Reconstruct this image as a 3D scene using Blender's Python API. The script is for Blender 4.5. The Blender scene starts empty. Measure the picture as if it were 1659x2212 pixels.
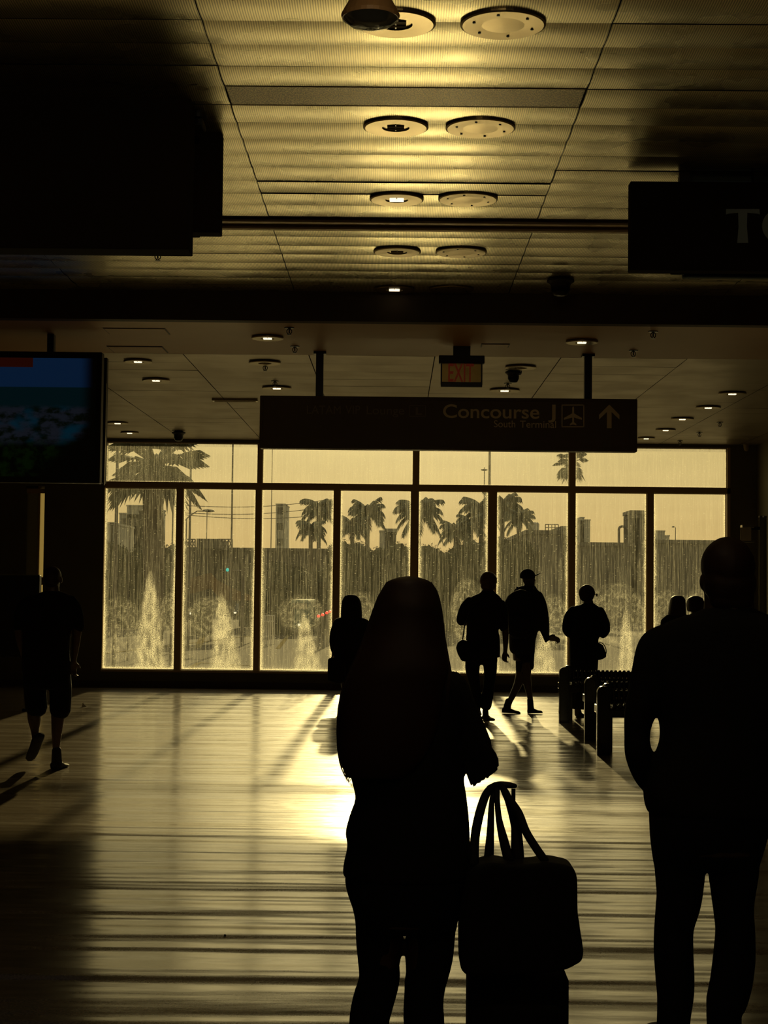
import bpy, bmesh, math, random
import numpy as np
from mathutils import Vector, Matrix, noise

# ------------------------------------------------------------------ camera, sky, sun, exposure
W, H, F = 1659.0, 2212.0, 3500.0
EYE = Vector((0.0, 0.0, 1.6))
ROLL = 0.0105
VPX, VPY = 855.0, 1268.0
_y = Vector(((VPX - W / 2) / F, -(VPY - H / 2) / F, -1)).normalized()
_z = Vector((math.sin(ROLL), math.cos(ROLL), 0)); _z = (_z - _z.dot(_y) * _y).normalized()
_x = _y.cross(_z)
CM = Matrix((_x, _y, _z))                       # camera -> world
cam_data = bpy.data.cameras.new('camera')
cam_data.sensor_fit = 'VERTICAL'; cam_data.sensor_height = 36.0; cam_data.lens = F / H * 36.0
cam_data.clip_start = 0.1; cam_data.clip_end = 4000
cam = bpy.data.objects.new('camera', cam_data)
cam.matrix_world = Matrix.Translation(EYE) @ CM.to_4x4()
bpy.context.scene.collection.objects.link(cam)
bpy.context.scene.camera = cam

SC = bpy.context.scene
SC.view_settings.view_transform = 'Standard'
SC.view_settings.look = 'None'
SC.view_settings.gamma = 1.0
SC.view_settings.exposure = 0.0
SC.cycles.use_denoising = True
SC.cycles.adaptive_threshold = 0.035
SC.cycles.max_bounces = 7
SC.cycles.diffuse_bounces = 2
SC.cycles.glossy_bounces = 4
SC.cycles.transparent_max_bounces = 12
SC.cycles.caustics_reflective = True
SC.cycles.blur_glossy = 0.3
SC.cycles.sample_clamp_indirect = 6.0

SUN_EL = math.radians(14.2)
SUN_DIR = Vector((0.0086 * math.cos(SUN_EL), math.cos(SUN_EL), math.sin(SUN_EL))).normalized()
sun_l = bpy.data.lights.new('sun', 'SUN')
sun_l.energy = 3.7
sun_l.color = (1.0, 0.78, 0.33)
sun_l.angle = math.radians(0.8)
sun = bpy.data.objects.new('sun', sun_l)
sun.rotation_euler = SUN_DIR.to_track_quat('Z', 'Y').to_euler()
SC.collection.objects.link(sun)

def make_world():
    w = bpy.data.worlds.new('evening_sky'); SC.world = w
    w.use_nodes = True
    nt = w.node_tree; N = nt.nodes; L = nt.links
    N.clear()
    out = N.new('ShaderNodeOutputWorld'); bg = N.new('ShaderNodeBackground')
    tc = N.new('ShaderNodeTexCoord')
    sep = N.new('ShaderNodeSeparateXYZ'); L.new(tc.outputs['Generated'], sep.inputs[0])
    ramp = N.new('ShaderNodeValToRGB')
    mr = N.new('ShaderNodeMapRange'); mr.inputs[1].default_value = -0.05; mr.inputs[2].default_value = 0.6
    L.new(sep.outputs['Z'], mr.inputs[0]); L.new(mr.outputs[0], ramp.inputs[0])
    e = ramp.color_ramp.elements
    e[0].position = 0.0; e[0].color = (0.34, 0.24, 0.10, 1)
    e[1].position = 1.0; e[1].color = (0.22, 0.24, 0.22, 1)
    a = ramp.color_ramp.elements.new(0.10); a.color = (0.62, 0.42, 0.155, 1)
    a = ramp.color_ramp.elements.new(0.22); a.color = (0.62, 0.47, 0.19, 1)
    a = ramp.color_ramp.elements.new(0.34); a.color = (0.86, 0.68, 0.30, 1)
    a = ramp.color_ramp.elements.new(0.55); a.color = (0.85, 0.70, 0.34, 1)
    dot = N.new('ShaderNodeVectorMath'); dot.operation = 'DOT_PRODUCT'
    dot.inputs[1].default_value = SUN_DIR
    nrm = N.new('ShaderNodeVectorMath'); nrm.operation = 'NORMALIZE'
    L.new(tc.outputs['Generated'], nrm.inputs[0]); L.new(nrm.outputs[0], dot.inputs[0])
    mx = N.new('ShaderNodeMath'); mx.operation = 'MAXIMUM'; mx.inputs[1].default_value = 0
    L.new(dot.outputs['Value'], mx.inputs[0])
    pw = N.new('ShaderNodeMath'); pw.operation = 'POWER'; pw.inputs[1].default_value = 200
    L.new(mx.outputs[0], pw.inputs[0])
    ml = N.new('ShaderNodeMath'); ml.operation = 'MULTIPLY'; ml.inputs[1].default_value = 3.2
    L.new(pw.outputs[0], ml.inputs[0])
    halo = N.new('ShaderNodeMix'); halo.data_type = 'RGBA'; halo.blend_type = 'ADD'
    L.new(ml.outputs[0], halo.inputs[0]); L.new(ramp.outputs[0], halo.inputs[6])
    halo.inputs[7].default_value = (1.0, 0.8, 0.38, 1)
    # faint streaky clouds
    mp = N.new('ShaderNodeMapping'); mp.inputs['Scale'].default_value = (2, 2, 22)
    L.new(tc.outputs['Generated'], mp.inputs[0])
    nz = N.new('ShaderNodeTexNoise'); nz.inputs['Scale'].default_value = 2.0; nz.inputs['Detail'].default_value = 4
    L.new(mp.outputs[0], nz.inputs[0])
    m2 = N.new('ShaderNodeMapRange'); m2.inputs[1].default_value = 0.35; m2.inputs[2].default_value = 0.7
    m2.inputs[3].default_value = 0.94; m2.inputs[4].default_value = 1.07
    L.new(nz.outputs[0], m2.inputs[0])
    L.new(halo.outputs[2], bg.inputs[0]); L.new(m2.outputs[0], bg.inputs[1])
    L.new(bg.outputs[0], out.inputs[0])
make_world()

# added fill lights, unseen overhead and behind the viewer, lifting the blacks
for i, (lx, ly) in enumerate(((-.02, 5.0), (.6, 2.4), (-.5, -.4), (.6, -3.0))):
    pl = bpy.data.lights.new('fill_light', 'POINT'); pl.energy = 6.5; pl.color = (1.0, .80, .50); pl.shadow_soft_size = .12
    po = bpy.data.objects.new('fill_light', pl); po.location = (lx, ly, 3.95); SC.collection.objects.link(po)

# ------------------------------------------------------------------ helpers
def at(px, py, Y):
    d = CM @ Vector(((px - W / 2) / F, -(py - H / 2) / F, -1))
    return EYE + d * (Y / d.y)
def at_z(px, py, z):
    d = CM @ Vector(((px - W / 2) / F, -(py - H / 2) / F, -1))
    return EYE + d * ((z - EYE.z) / d.z)
def proj(p):
    c = CM.transposed() @ (Vector(p) - EYE)
    return (W / 2 - F * c.x / c.z, H / 2 + F * c.y / c.z)

def link(o):
    SC.collection.objects.link(o); return o
def tag(o, label=None, cat=None, group=None, kind=None):
    if label: o['label'] = label
    if cat: o['category'] = cat
    if group: o['group'] = group
    if kind: o['kind'] = kind
    return o
def empty(name, loc=(0, 0, 0), rz=0.0):
    o = bpy.data.objects.new(name, None); o.location = loc; o.rotation_euler = (0, 0, rz)
    o.empty_display_size = 0.1
    return link(o)
def mesh_obj(name, bm, mat, parent=None, smooth=False, loc=None):
    """bm is in world coordinates unless parent is given with its own location (then shift)"""
    me = bpy.data.meshes.new(name)
    bm.normal_update(); bm.to_mesh(me); bm.free()
    if smooth:
        me.polygons.foreach_set('use_smooth', [True] * len(me.polygons))
    if mat is not None:
        me.materials.append(mat)
    o = bpy.data.objects.new(name, me); link(o)
    if parent is not None:
        o.parent = parent
        base = Vector((0, 0, 0)); q = parent
        while q is not None:
            base += q.location; q = q.parent
        me.transform(Matrix.Translation(-base))
    return o
def struct(name, bm, mat, smooth=False):
    o = mesh_obj(name, bm, mat, None, smooth); o['kind'] = 'structure'; return o
def BM(): return bmesh.new()
def box(bm, x0, x1, y0, y1, z0, z1, bev=0.0):
    vs = [bm.verts.new((x, y, z)) for z in (z0, z1) for y in (y0, y1) for x in (x0, x1)]
    fs = [(0, 2, 3, 1), (4, 5, 7, 6), (0, 1, 5, 4), (2, 6, 7, 3), (0, 4, 6, 2), (1, 3, 7, 5)]
    F_ = [bm.faces.new([vs[i] for i in f]) for f in fs]
    if bev > 0:
        es = list({e for f in F_ for e in f.edges})
        bmesh.ops.bevel(bm, geom=es, offset=bev, segments=2, affect='EDGES', profile=0.5)
def frame_for(t, ref=Vector((0, 1, 0))):
    t = t.normalized()
    if abs(t.dot(ref)) > 0.97: ref = Vector((0, 0, 1))
    a = ref.cross(t).normalized()         # in image plane
    b = t.cross(a).normalized()           # along depth
    return a, b
def catmull(pts, n):
    out = []
    P = [pts[0]] + list(pts) + [pts[-1]]
    for i in range(1, len(P) - 2):
        p0, p1, p2, p3 = [np.array(p, float) for p in P[i - 1:i + 3]]
        for k in range(n):
            t = k / n
            out.append(0.5 * ((2 * p1) + (-p0 + p2) * t + (2 * p0 - 5 * p1 + 4 * p2 - p3) * t * t + (-p0 + 3 * p1 - 3 * p2 + p3) * t ** 3))
    out.append(np.array(pts[-1], float))
    return out
def loft(bm, pts, seg=14, sub=4, cap=True, horiz=False, power=2.0):
    """pts: (x,y,z,ra,rb) rings joined into a closed tapering tube; horiz keeps every ring level"""
    R = catmull([tuple(p) for p in pts], sub) if sub > 1 else [np.array(p, float) for p in pts]
    for r in R: r[3] = max(r[3], 1e-4); r[4] = max(r[4], 1e-4)
    n = len(R)
    C = [Vector(r[:3]) for r in R]
    T = [(C[min(i + 1, n - 1)] - C[max(i - 1, 0)]) for i in range(n)]
    T = [t.normalized() if t.length > 1e-7 else Vector((0, 0, 1)) for t in T]
    rings = []
    def ring(c, t, ra, rb):
        if horiz: a, b = Vector((1, 0, 0)), Vector((0, 1, 0))
        else: a, b = frame_for(t)
        vs = []
        for k in range(seg):
            an = 2 * math.pi * k / seg
            ca, sa = math.cos(an), math.sin(an)
            if power != 2.0:
                ca = math.copysign(abs(ca) ** (2 / power), ca); sa = math.copysign(abs(sa) ** (2 / power), sa)
            vs.append(bm.verts.new(c + a * (ca * ra) + b * (sa * rb)))
        return vs
    if cap:
        cf = 0.12 if horiz else 0.8
        r = R[0]; k = min(r[3], r[4])
        for q in (0.35, 0.75):
            rings.append(ring(C[0] - T[0] * k * math.sqrt(1 - q * q) * cf, T[0], r[3] * q, r[4] * q))
    for i in range(n): rings.append(ring(C[i], T[i], R[i][3], R[i][4]))
    if cap:
        r = R[-1]; k = min(r[3], r[4])
        for q in (0.75, 0.35):
            rings.append(ring(C[-1] + T[-1] * k * math.sqrt(1 - q * q) * cf, T[-1], r[3] * q, r[4] * q))
    for i in range(len(rings) - 1):
        A, B = rings[i], rings[i + 1]
        for k in range(seg):
            bm.faces.new((A[k], A[(k + 1) % seg], B[(k + 1) % seg], B[k]))
    bm.faces.new(list(reversed(rings[0]))); bm.faces.new(rings[-1])
def tube(bm, pts, r, seg=10, sub=1):
    loft(bm, [(p[0], p[1], p[2], r, r) for p in pts], seg, sub, cap=False)
def ball(bm, c, rx, ry, rz, seg=16, rings=10, rot=None):
    m = Matrix.Translation(Vector(c)) @ (rot.to_4x4() if rot else Matrix.Identity(4)) @ Matrix.Diagonal((rx, ry, rz, 1))
    bmesh.ops.create_uvsphere(bm, u_segments=seg, v_segments=rings, radius=1.0, matrix=m)
def lathe(bm, cx, cy, prof, seg=28):
    rings = [[bm.verts.new((cx + r * math.cos(2 * math.pi * k / seg), cy + r * math.sin(2 * math.pi * k / seg), z)) for k in range(seg)] for r, z in prof]
    for A, B in zip(rings, rings[1:]):
        for k in range(seg): bm.faces.new((A[k], A[(k + 1) % seg], B[(k + 1) % seg], B[k]))
    bm.faces.new(rings[0]); bm.faces.new(list(reversed(rings[-1])))
def prism(bm, poly, y0, y1):
    """poly: list of (x,z); extruded along depth"""
    A = [bm.verts.new((x, y0, z)) for x, z in poly]; B = [bm.verts.new((x, y1, z)) for x, z in poly]
    n = len(poly)
    try:
        bm.faces.new(A); bm.faces.new(list(reversed(B)))
    except ValueError: pass
    for k in range(n): bm.faces.new((A[k], B[k], B[(k + 1) % n], A[(k + 1) % n]))

# ------------------------------------------------------------------ materials
def mat(name, col, rough=0.6, metal=0.0, spec=0.5, noise_amt=0.0, noise_scale=8.0, bump=0.0, bump_scale=60.0, **kw):
    m = bpy.data.materials.new(name); m.use_nodes = True
    nt = m.node_tree; N = nt.nodes; L = nt.links
    b = N['Principled BSDF']
    b.inputs['Base Color'].default_value = (*col, 1)
    b.inputs['Roughness'].default_value = rough
    b.inputs['Metallic'].default_value = metal
    b.inputs['Specular IOR Level'].default_value = spec
    tc = N.new('ShaderNodeTexCoord')
    if noise_amt > 0:
        nz = N.new('ShaderNodeTexNoise'); nz.inputs['Scale'].default_value = noise_scale; nz.inputs['Detail'].default_value = 5
        L.new(tc.outputs['Object'], nz.inputs[0])
        mx = N.new('ShaderNodeMix'); mx.data_type = 'RGBA'
        mx.inputs[6].default_value = (*[c * (1 - noise_amt) for c in col], 1)
        mx.inputs[7].default_value = (*[min(1, c * (1 + noise_amt)) for c in col], 1)
        L.new(nz.outputs[0], mx.inputs[0]); L.new(mx.outputs[2], b.inputs['Base Color'])
    if bump > 0:
        nz = N.new('ShaderNodeTexNoise'); nz.inputs['Scale'].default_value = bump_scale; nz.inputs['Detail'].default_value = 3
        L.new(tc.outputs['Object'], nz.inputs[0])
        bp = N.new('ShaderNodeBump'); bp.inputs['Strength'].default_value = bump; bp.inputs['Distance'].default_value = 0.01
        L.new(nz.outputs[0], bp.inputs['Height']); L.new(bp.outputs[0], b.inputs['Normal'])
    if 'emit' in kw:
        b.inputs['Emission Color'].default_value = (*kw['emit'], 1); b.inputs['Emission Strength'].default_value = kw.get('power', 1.0)
    return m

class G:
    """tiny node-graph helper for value maths"""
    def __init__(s, nt): s.nt = nt
    def v(s, x):
        return x
    def m(s, op, a, b=None, c=None, clamp=False):
        n = s.nt.nodes.new('ShaderNodeMath'); n.operation = op; n.use_clamp = clamp
        for i, q in enumerate((a, b, c)):
            if q is None: continue
            if isinstance(q, (int, float)): n.inputs[i].default_value = q
            else: s.nt.links.new(q, n.inputs[i])
        return n.outputs[0]
    def ss(s, x, a, b, lo=0.0, hi=1.0):
        n = s.nt.nodes.new('ShaderNodeMapRange'); n.interpolation_type = 'SMOOTHSTEP'
        s.nt.links.new(x, n.inputs[0]); n.inputs[1].default_value = a; n.inputs[2].default_value = b
        n.inputs[3].default_value = lo; n.inputs[4].default_value = hi
        return n.outputs[0]
    def noise(s, vec, scale, detail=3, sc=(1, 1, 1), rough=0.5, dist=0.0):
        mp = s.nt.nodes.new('ShaderNodeMapping'); mp.inputs['Scale'].default_value = sc
        s.nt.links.new(vec, mp.inputs[0])
        n = s.nt.nodes.new('ShaderNodeTexNoise'); n.inputs['Scale'].default_value = scale
        n.inputs['Detail'].default_value = detail; n.inputs['Roughness'].default_value = rough
        n.inputs['Distortion'].default_value = dist
        s.nt.links.new(mp.outputs[0], n.inputs[0])
        return n.outputs[0]
    def mixc(s, f, a, b):
        n = s.nt.nodes.new('ShaderNodeMix'); n.data_type = 'RGBA'
        for i, q in ((0, f), (6, a), (7, b)):
            if isinstance(q, (int, float)): n.inputs[i].default_value = q
            elif isinstance(q, tuple): n.inputs[i].default_value = (*q, 1)
            else: s.nt.links.new(q, n.inputs[i])
        return n.outputs[2]
def blank(name):
    m = bpy.data.materials.new(name); m.use_nodes = True
    return m, m.node_tree, m.node_tree.nodes['Principled BSDF'], G(m.node_tree)

def floor_material():
    m, nt, b, g = blank('polished_terrazzo'); L = nt.links
    tc = nt.nodes.new('ShaderNodeTexCoord'); P = tc.outputs['Object']
    chips = g.noise(P, 90, 2)
    big = g.noise(P, 0.9, 4)
    c = g.mixc(g.ss(chips, .4, .62), (0.16, 0.12, 0.075), (0.24, 0.19, 0.125))
    c = g.mixc(g.m('MULTIPLY', big, .5), c, (0.12, 0.085, 0.05))
    L.new(c, b.inputs['Base Color'])
    scr = g.noise(P, 3.0, 6, (1.0, 5.0, 1), .65, 1.5)
    L.new(g.ss(scr, .3, .75, .16, .22), b.inputs['Roughness'])
    b.inputs['IOR'].default_value = 1.85
    # long shallow waves of the polished slab, running across the hall
    wav = g.noise(P, 1.0, 2, (0.16, 2.3, 1), .45)
    fine = g.noise(P, 1.0, 2, (2.0, 9.0, 1), .5)
    wob = g.noise(P, 1.0, 1, (1.2, 2.2, 1), .5)
    h = g.m('ADD', g.m('MULTIPLY', wav, 1.0), g.m('MULTIPLY', fine, .035))
    h = g.m('ADD', h, g.m('MULTIPLY', wob, .08))
    sy = nt.nodes.new('ShaderNodeSeparateXYZ'); L.new(P, sy.inputs[0])           # extra waves added near the viewer so the floor mirrors the window there
    near_wav = g.noise(P, 1.0, 1, (0.13, 1.7, 1), .4)
    h = g.m('ADD', h, g.m('MULTIPLY', g.m('MULTIPLY', near_wav, g.ss(sy.outputs[1], 5.6, 8.6, 1.5, 0.0)), 1.0))
    bp = nt.nodes.new('ShaderNodeBump'); bp.inputs['Strength'].default_value = 1.0; bp.inputs['Distance'].default_value = 0.042
    L.new(h, bp.inputs['Height']); L.new(bp.outputs[0], b.inputs['Normal'])
    return m
def slat_material(name, col, rough, ribs, metal=0.75):
    m, nt, b, g = blank(name); L = nt.links
    tc = nt.nodes.new('ShaderNodeTexCoord'); P = tc.outputs['Object']
    if ribs:
        sx = nt.nodes.new('ShaderNodeSeparateXYZ'); L.new(P, sx.inputs[0])
        fr = g.m('FRACT', g.m('MULTIPLY', sx.outputs[0], 1 / 0.0112))
        line = g.ss(g.m('ABSOLUTE', g.m('SUBTRACT', fr, .5)), .16, .30)
        c = g.mixc(line, tuple(q * .47 for q in col), col)
        L.new(c, b.inputs['Base Color'])
    else:
        nz = g.noise(P, 1.3, 3)
        L.new(g.mixc(nz, tuple(q * .8 for q in col), col), b.inputs['Base Color'])
    b.inputs['Metallic'].default_value = metal
    L.new(g.ss(g.noise(P, 2.2, 3), .3, .7, rough - .04, rough + .05), b.inputs['Roughness'])
    dent = g.noise(P, 1.0, 1, (1.6, 1.6, 1), .5)
    bp = nt.nodes.new('ShaderNodeBump'); bp.inputs['Strength'].default_value = 1.0; bp.inputs['Distance'].default_value = 0.001
    L.new(dent, bp.inputs['Height']); L.new(bp.outputs[0], b.inputs['Normal'])
    return m
def glass_material():
    m = bpy.data.materials.new('dirty_window_glass'); m.use_nodes = True
    nt = m.node_tree; N = nt.nodes; L = nt.links; g = G(nt)
    for n in list(N): N.remove(n)
    out = N.new('ShaderNodeOutputMaterial')
    tc = N.new('ShaderNodeTexCoord'); P = tc.outputs['Object']
    at_ = N.new('ShaderNodeAttribute'); at_.attribute_name = 'dirt'; D = at_.outputs['Fac']
    streak = g.noise(P, 1.0, 5, (60, 1, 1.1), .68, .5)
    streak2 = g.noise(P, 1.0, 3, (110, 1, 9), .6)
    grain = g.noise(P, 1.0, 2, (95, 1, 70), .7)
    dash = g.noise(P, 1.0, 0, (26, 1, 120), .5)
    s = g.m('MULTIPLY', g.ss(streak, .40, .72), g.ss(streak2, .32, .66, .35, 1.25))
    gr = g.ss(grain, .36, .66, .12, 1.9)
    thin = g.m('ADD', g.m('MULTIPLY', s, .21), .024)
    heavy = g.m('MULTIPLY', D, g.m('MULTIPLY', gr, g.ss(streak2, .25, .7, .7, 1.25)))
    f = g.m('ADD', thin, heavy)
    f = g.m('ADD', f, g.m('MULTIPLY', g.ss(dash, .74, .78), .35))
    f = g.m('MINIMUM', f, .96)
    tr = N.new('ShaderNodeBsdfTransparent'); tr.inputs[0].default_value = (.97, .98, .95, 1)
    tl = N.new('ShaderNodeBsdfTranslucent'); tl.inputs[0].default_value = (.86, .84, .70, 1)
    df = N.new('ShaderNodeBsdfDiffuse'); df.inputs[0].default_value = (.55, .52, .42, 1)
    ms = N.new('ShaderNodeMixShader'); ms.inputs[0].default_value = .12
    L.new(tl.outputs[0], ms.inputs[1]); L.new(df.outputs[0], ms.inputs[2])
    m2 = N.new('ShaderNodeMixShader'); L.new(f, m2.inputs[0]); L.new(tr.outputs[0], m2.inputs[1]); L.new(ms.outputs[0], m2.inputs[2])
    L.new(m2.outputs[0], out.inputs[0])
    return m

M = {}
M['floor'] = floor_material()
M['slat'] = slat_material('ribbed_metal_ceiling', (1.0, 0.9, 0.60), 0.28, True, .92)
M['panel'] = slat_material('smooth_metal_ceiling', (0.42, 0.35, 0.25), 0.40, False)
M['gap'] = mat('ceiling_void', (0.02, 0.016, 0.01), .9)
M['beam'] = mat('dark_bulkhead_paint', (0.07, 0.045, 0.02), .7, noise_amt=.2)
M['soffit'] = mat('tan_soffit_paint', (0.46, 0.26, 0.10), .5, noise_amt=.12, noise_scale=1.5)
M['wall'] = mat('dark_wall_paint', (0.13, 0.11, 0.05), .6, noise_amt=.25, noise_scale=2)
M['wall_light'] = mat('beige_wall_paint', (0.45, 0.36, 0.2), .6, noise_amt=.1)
M['frame'] = mat('bronze_window_frame', (0.45, 0.31, 0.14), .5, metal=.2)
M['gasket'] = mat('pale_window_bead', (0.75, 0.66, 0.42), .5)
M['glass'] = glass_material()
M['black'] = mat('black_paint', (0.012, 0.010, 0.007), .5)
M['blackmetal'] = mat('black_metal', (0.02, 0.017, 0.012), .28, metal=.6)
M['chrome'] = mat('brushed_steel', (0.6, 0.55, 0.45), .22, metal=1.0)
M['disc'] = mat('satin_metal_disc', (0.34, 0.26, 0.13), .30, metal=.9, noise_amt=.12, noise_scale=14)
M['lamp'] = mat('lamp_tube', (0.9, 0.85, 0.7), .3, emit=(1.0, .85, .55), power=1.6)
M['outground'] = mat('asphalt', (0.075, 0.062, 0.045), .95, spec=.02, noise_amt=.35, noise_scale=.25)

# ------------------------------------------------------------------ setting
YW = 25.2          # window wall
H1, H2 = 4.13, 3.87
XL, XR = -7.2, 5.6
Y_BEAM = 13.8
Y_SOF = 15.85
bm = BM(); box(bm, XL - .3, XR + .3, -5, YW + .35, -.3, 0); struct('floor', bm, M['floor'])

def slat_ceiling():
    bm = BM()
    z = H1; nx = 4; rows = 12
    x0s = [(-0.895 + 1.836 * k) for k in range(-4, 4)]
    rnd = random.Random(4)
    y = 3.95
    void = []
    i = 0
    while y < Y_BEAM + .1:
        for k, x0 in enumerate(x0s):
            a, b = max(x0 + .003, XL), min(x0 + 1.836 - .003, XR)
            if b - a < .05: continue
            if abs(y + .16 - 8.19) < .1 and x0 > -1 and x0 < 0: continue       # open grille bay
            if 11.1 < y + .16 < 11.42: continue                                 # expansion rail
            ta = rnd.uniform(-1, 1) * .010; tb = rnd.uniform(-1, 1) * .0012; dz = rnd.uniform(-.002, .002)
            if abs(y + .16 - 10.25) < .17 and -1 < x0 < 0: ta, dz = .03, -.002
            sag = rnd.uniform(.0065, .0105)
            g = [[bm.verts.new((a + (b - a) * p / nx, y + .001 + .318 * q / rows,
                  z + dz + ta * (q / rows - .5) * .32 + tb * (p / nx - .5) * 1.8 - sag * (1 - (2 * q / rows - 1) ** 2))) for q in range(rows + 1)] for p in range(nx + 1)]
            for p in range(nx):
                for q in range(rows):
                    bm.faces.new((g[p][q], g[p][q + 1], g[p + 1][q + 1], g[p + 1][q]))
            for col in (0, rows):
                lo = [bm.verts.new(g[p][col].co) for p in range(nx + 1)]
                up = [bm.verts.new(g[p][col].co + Vector((0, 0, .009))) for p in range(nx + 1)]
                for p in range(nx):
                    bm.faces.new((lo[p], lo[p + 1], up[p + 1], up[p]))
        y += .32; i += 1
    o = struct('ceiling', bm, M['slat'], True)
    o.data.materials.append(M['gap'])
    for f in o.data.polygons:
        if abs(f.normal.z) < .5: f.material_index = 1
    bm = BM(); box(bm, XL - .3, XR + .3, -5, Y_BEAM, H1 + .014, H1 + .3); struct('ceiling_void', bm, M['gap'])
    bm = BM(); box(bm, XL, XR, -5, 3.95, H1, H1 + .04); struct('ceiling_near', bm, M['slat'])
slat_ceiling()

# expansion rail across the ceiling
bm = BM()
for (y0, y1, z0) in ((11.08, 11.13, H1 - .02), (11.15, 11.22, H1 - .005), (11.25, 11.30, H1 - .03), (11.33, 11.40, H1 - .01)):
    box(bm, XL, XR, y0, y1, z0, H1 + .04, .003)
struct('trim_1', bm, M['frame'])

# bulkhead beam, soffit and the far ceiling
bm = BM(); box(bm, XL - .2, XR + .2, Y_BEAM, Y_BEAM + .12, H2, H1 + .3); struct('trim_2', bm, M['beam'])
bm = BM(); box(bm, XL - .2, XR + .2, Y_BEAM + .12, Y_SOF, H2, H2 + .2); struct('ceiling_soffit', bm, M['soffit'])
def far_ceiling():
    bm = BM(); rnd = random.Random(9)
    y = Y_SOF + .005
    while y < YW:
        d = .61
        off = rnd.choice((0, .0))
        x = -0.88 - 1.24 * 5
        while x < XR:
            a, b = max(x + .005, XL), min(x + 1.24 - .005, XR)
            if b - a > .05:
                y1 = min(y + d - .006, YW)
                ta = rnd.uniform(-1, 1) * .0025; tb = rnd.uniform(-1, 1) * .002; n = 3
                g = [[bm.verts.new((a + (b - a) * p / n, y + (y1 - y) * q / n, H2 + ta * (q / n - .5) + tb * (p / n - .5) - rnd.uniform(0, .0004))) for q in range(n + 1)] for p in range(n + 1)]
                for p in range(n):
                    for q in range(n): bm.faces.new((g[p][q], g[p][q + 1], g[p + 1][q + 1], g[p + 1][q]))
            x += 1.24
        y += d
    struct('ceiling_far', bm, M['panel'], True)
    bm = BM(); box(bm, XL - .2, XR + .2, Y_SOF, YW + .35, H2 + .02, H2 + .3); struct('ceiling_far_void', bm, M['gap'])
far_ceiling()

# walls
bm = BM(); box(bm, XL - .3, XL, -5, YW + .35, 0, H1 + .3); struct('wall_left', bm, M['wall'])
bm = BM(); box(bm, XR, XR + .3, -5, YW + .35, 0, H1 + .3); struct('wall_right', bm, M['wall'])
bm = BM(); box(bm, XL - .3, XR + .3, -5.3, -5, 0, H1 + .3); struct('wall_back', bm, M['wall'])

# window wall
XW0 = at(221, 1300, YW).x; XW1 = at(1577, 1300, YW).x
ZB = 0.26
ZTOP = at(557, 957, YW).z; ZT1 = at(557, 1044, YW).z; ZT0 = at(557, 1056, YW).z
ZB = at(557, 1449, YW).z
bm = BM()
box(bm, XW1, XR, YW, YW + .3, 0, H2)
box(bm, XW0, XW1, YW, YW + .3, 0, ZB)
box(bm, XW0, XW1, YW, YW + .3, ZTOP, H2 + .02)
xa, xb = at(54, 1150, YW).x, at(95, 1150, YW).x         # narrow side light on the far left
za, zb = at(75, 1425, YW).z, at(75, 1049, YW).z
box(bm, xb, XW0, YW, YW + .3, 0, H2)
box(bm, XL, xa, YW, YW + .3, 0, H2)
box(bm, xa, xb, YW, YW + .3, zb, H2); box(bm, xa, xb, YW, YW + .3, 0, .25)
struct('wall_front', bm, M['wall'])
bm = BM(); box(bm, XL, XR, YW - .03, YW, 0, .10); struct('baseboard_front', bm, M['beam'])

up_e = [(228, 557), (567, 893), (905, 1230), (1243, 1571)]
lo_e = [(226, 382), (396, 553), (565, 722), (735, 889), (904, 1056), (1073, 1229), (1243, 1398), (1412, 1569)]
UP = [(at(a, 1000, YW).x, at(b, 1000, YW).x, ZT1, ZTOP) for a, b in up_e]
LO = [(at(a, 1060, YW).x, at(b, 1060, YW).x, ZB, ZT0) for a, b in lo_e]
# mullion grid
bm = BM()
fy0, fy1 = YW - .01, YW + .11
box(bm, XW0, UP[0][0], fy0, fy1, ZB, ZTOP); box(bm, UP[3][1], XW1, fy0, fy1, ZB, ZTOP)
for i in range(3): box(bm, UP[i][1], UP[i + 1][0], fy0, fy1, ZT1, ZTOP)
for i in range(7): box(bm, LO[i][1], LO[i + 1][0], fy0, fy1, ZB, ZT0)
box(bm, XW0, XW1, fy0, fy1, ZT0, ZT1)
box(bm, XW0, XW1, fy0 - .03, fy1, ZB - .035, ZB)
struct('trim_3', bm, M['frame'])

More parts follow.
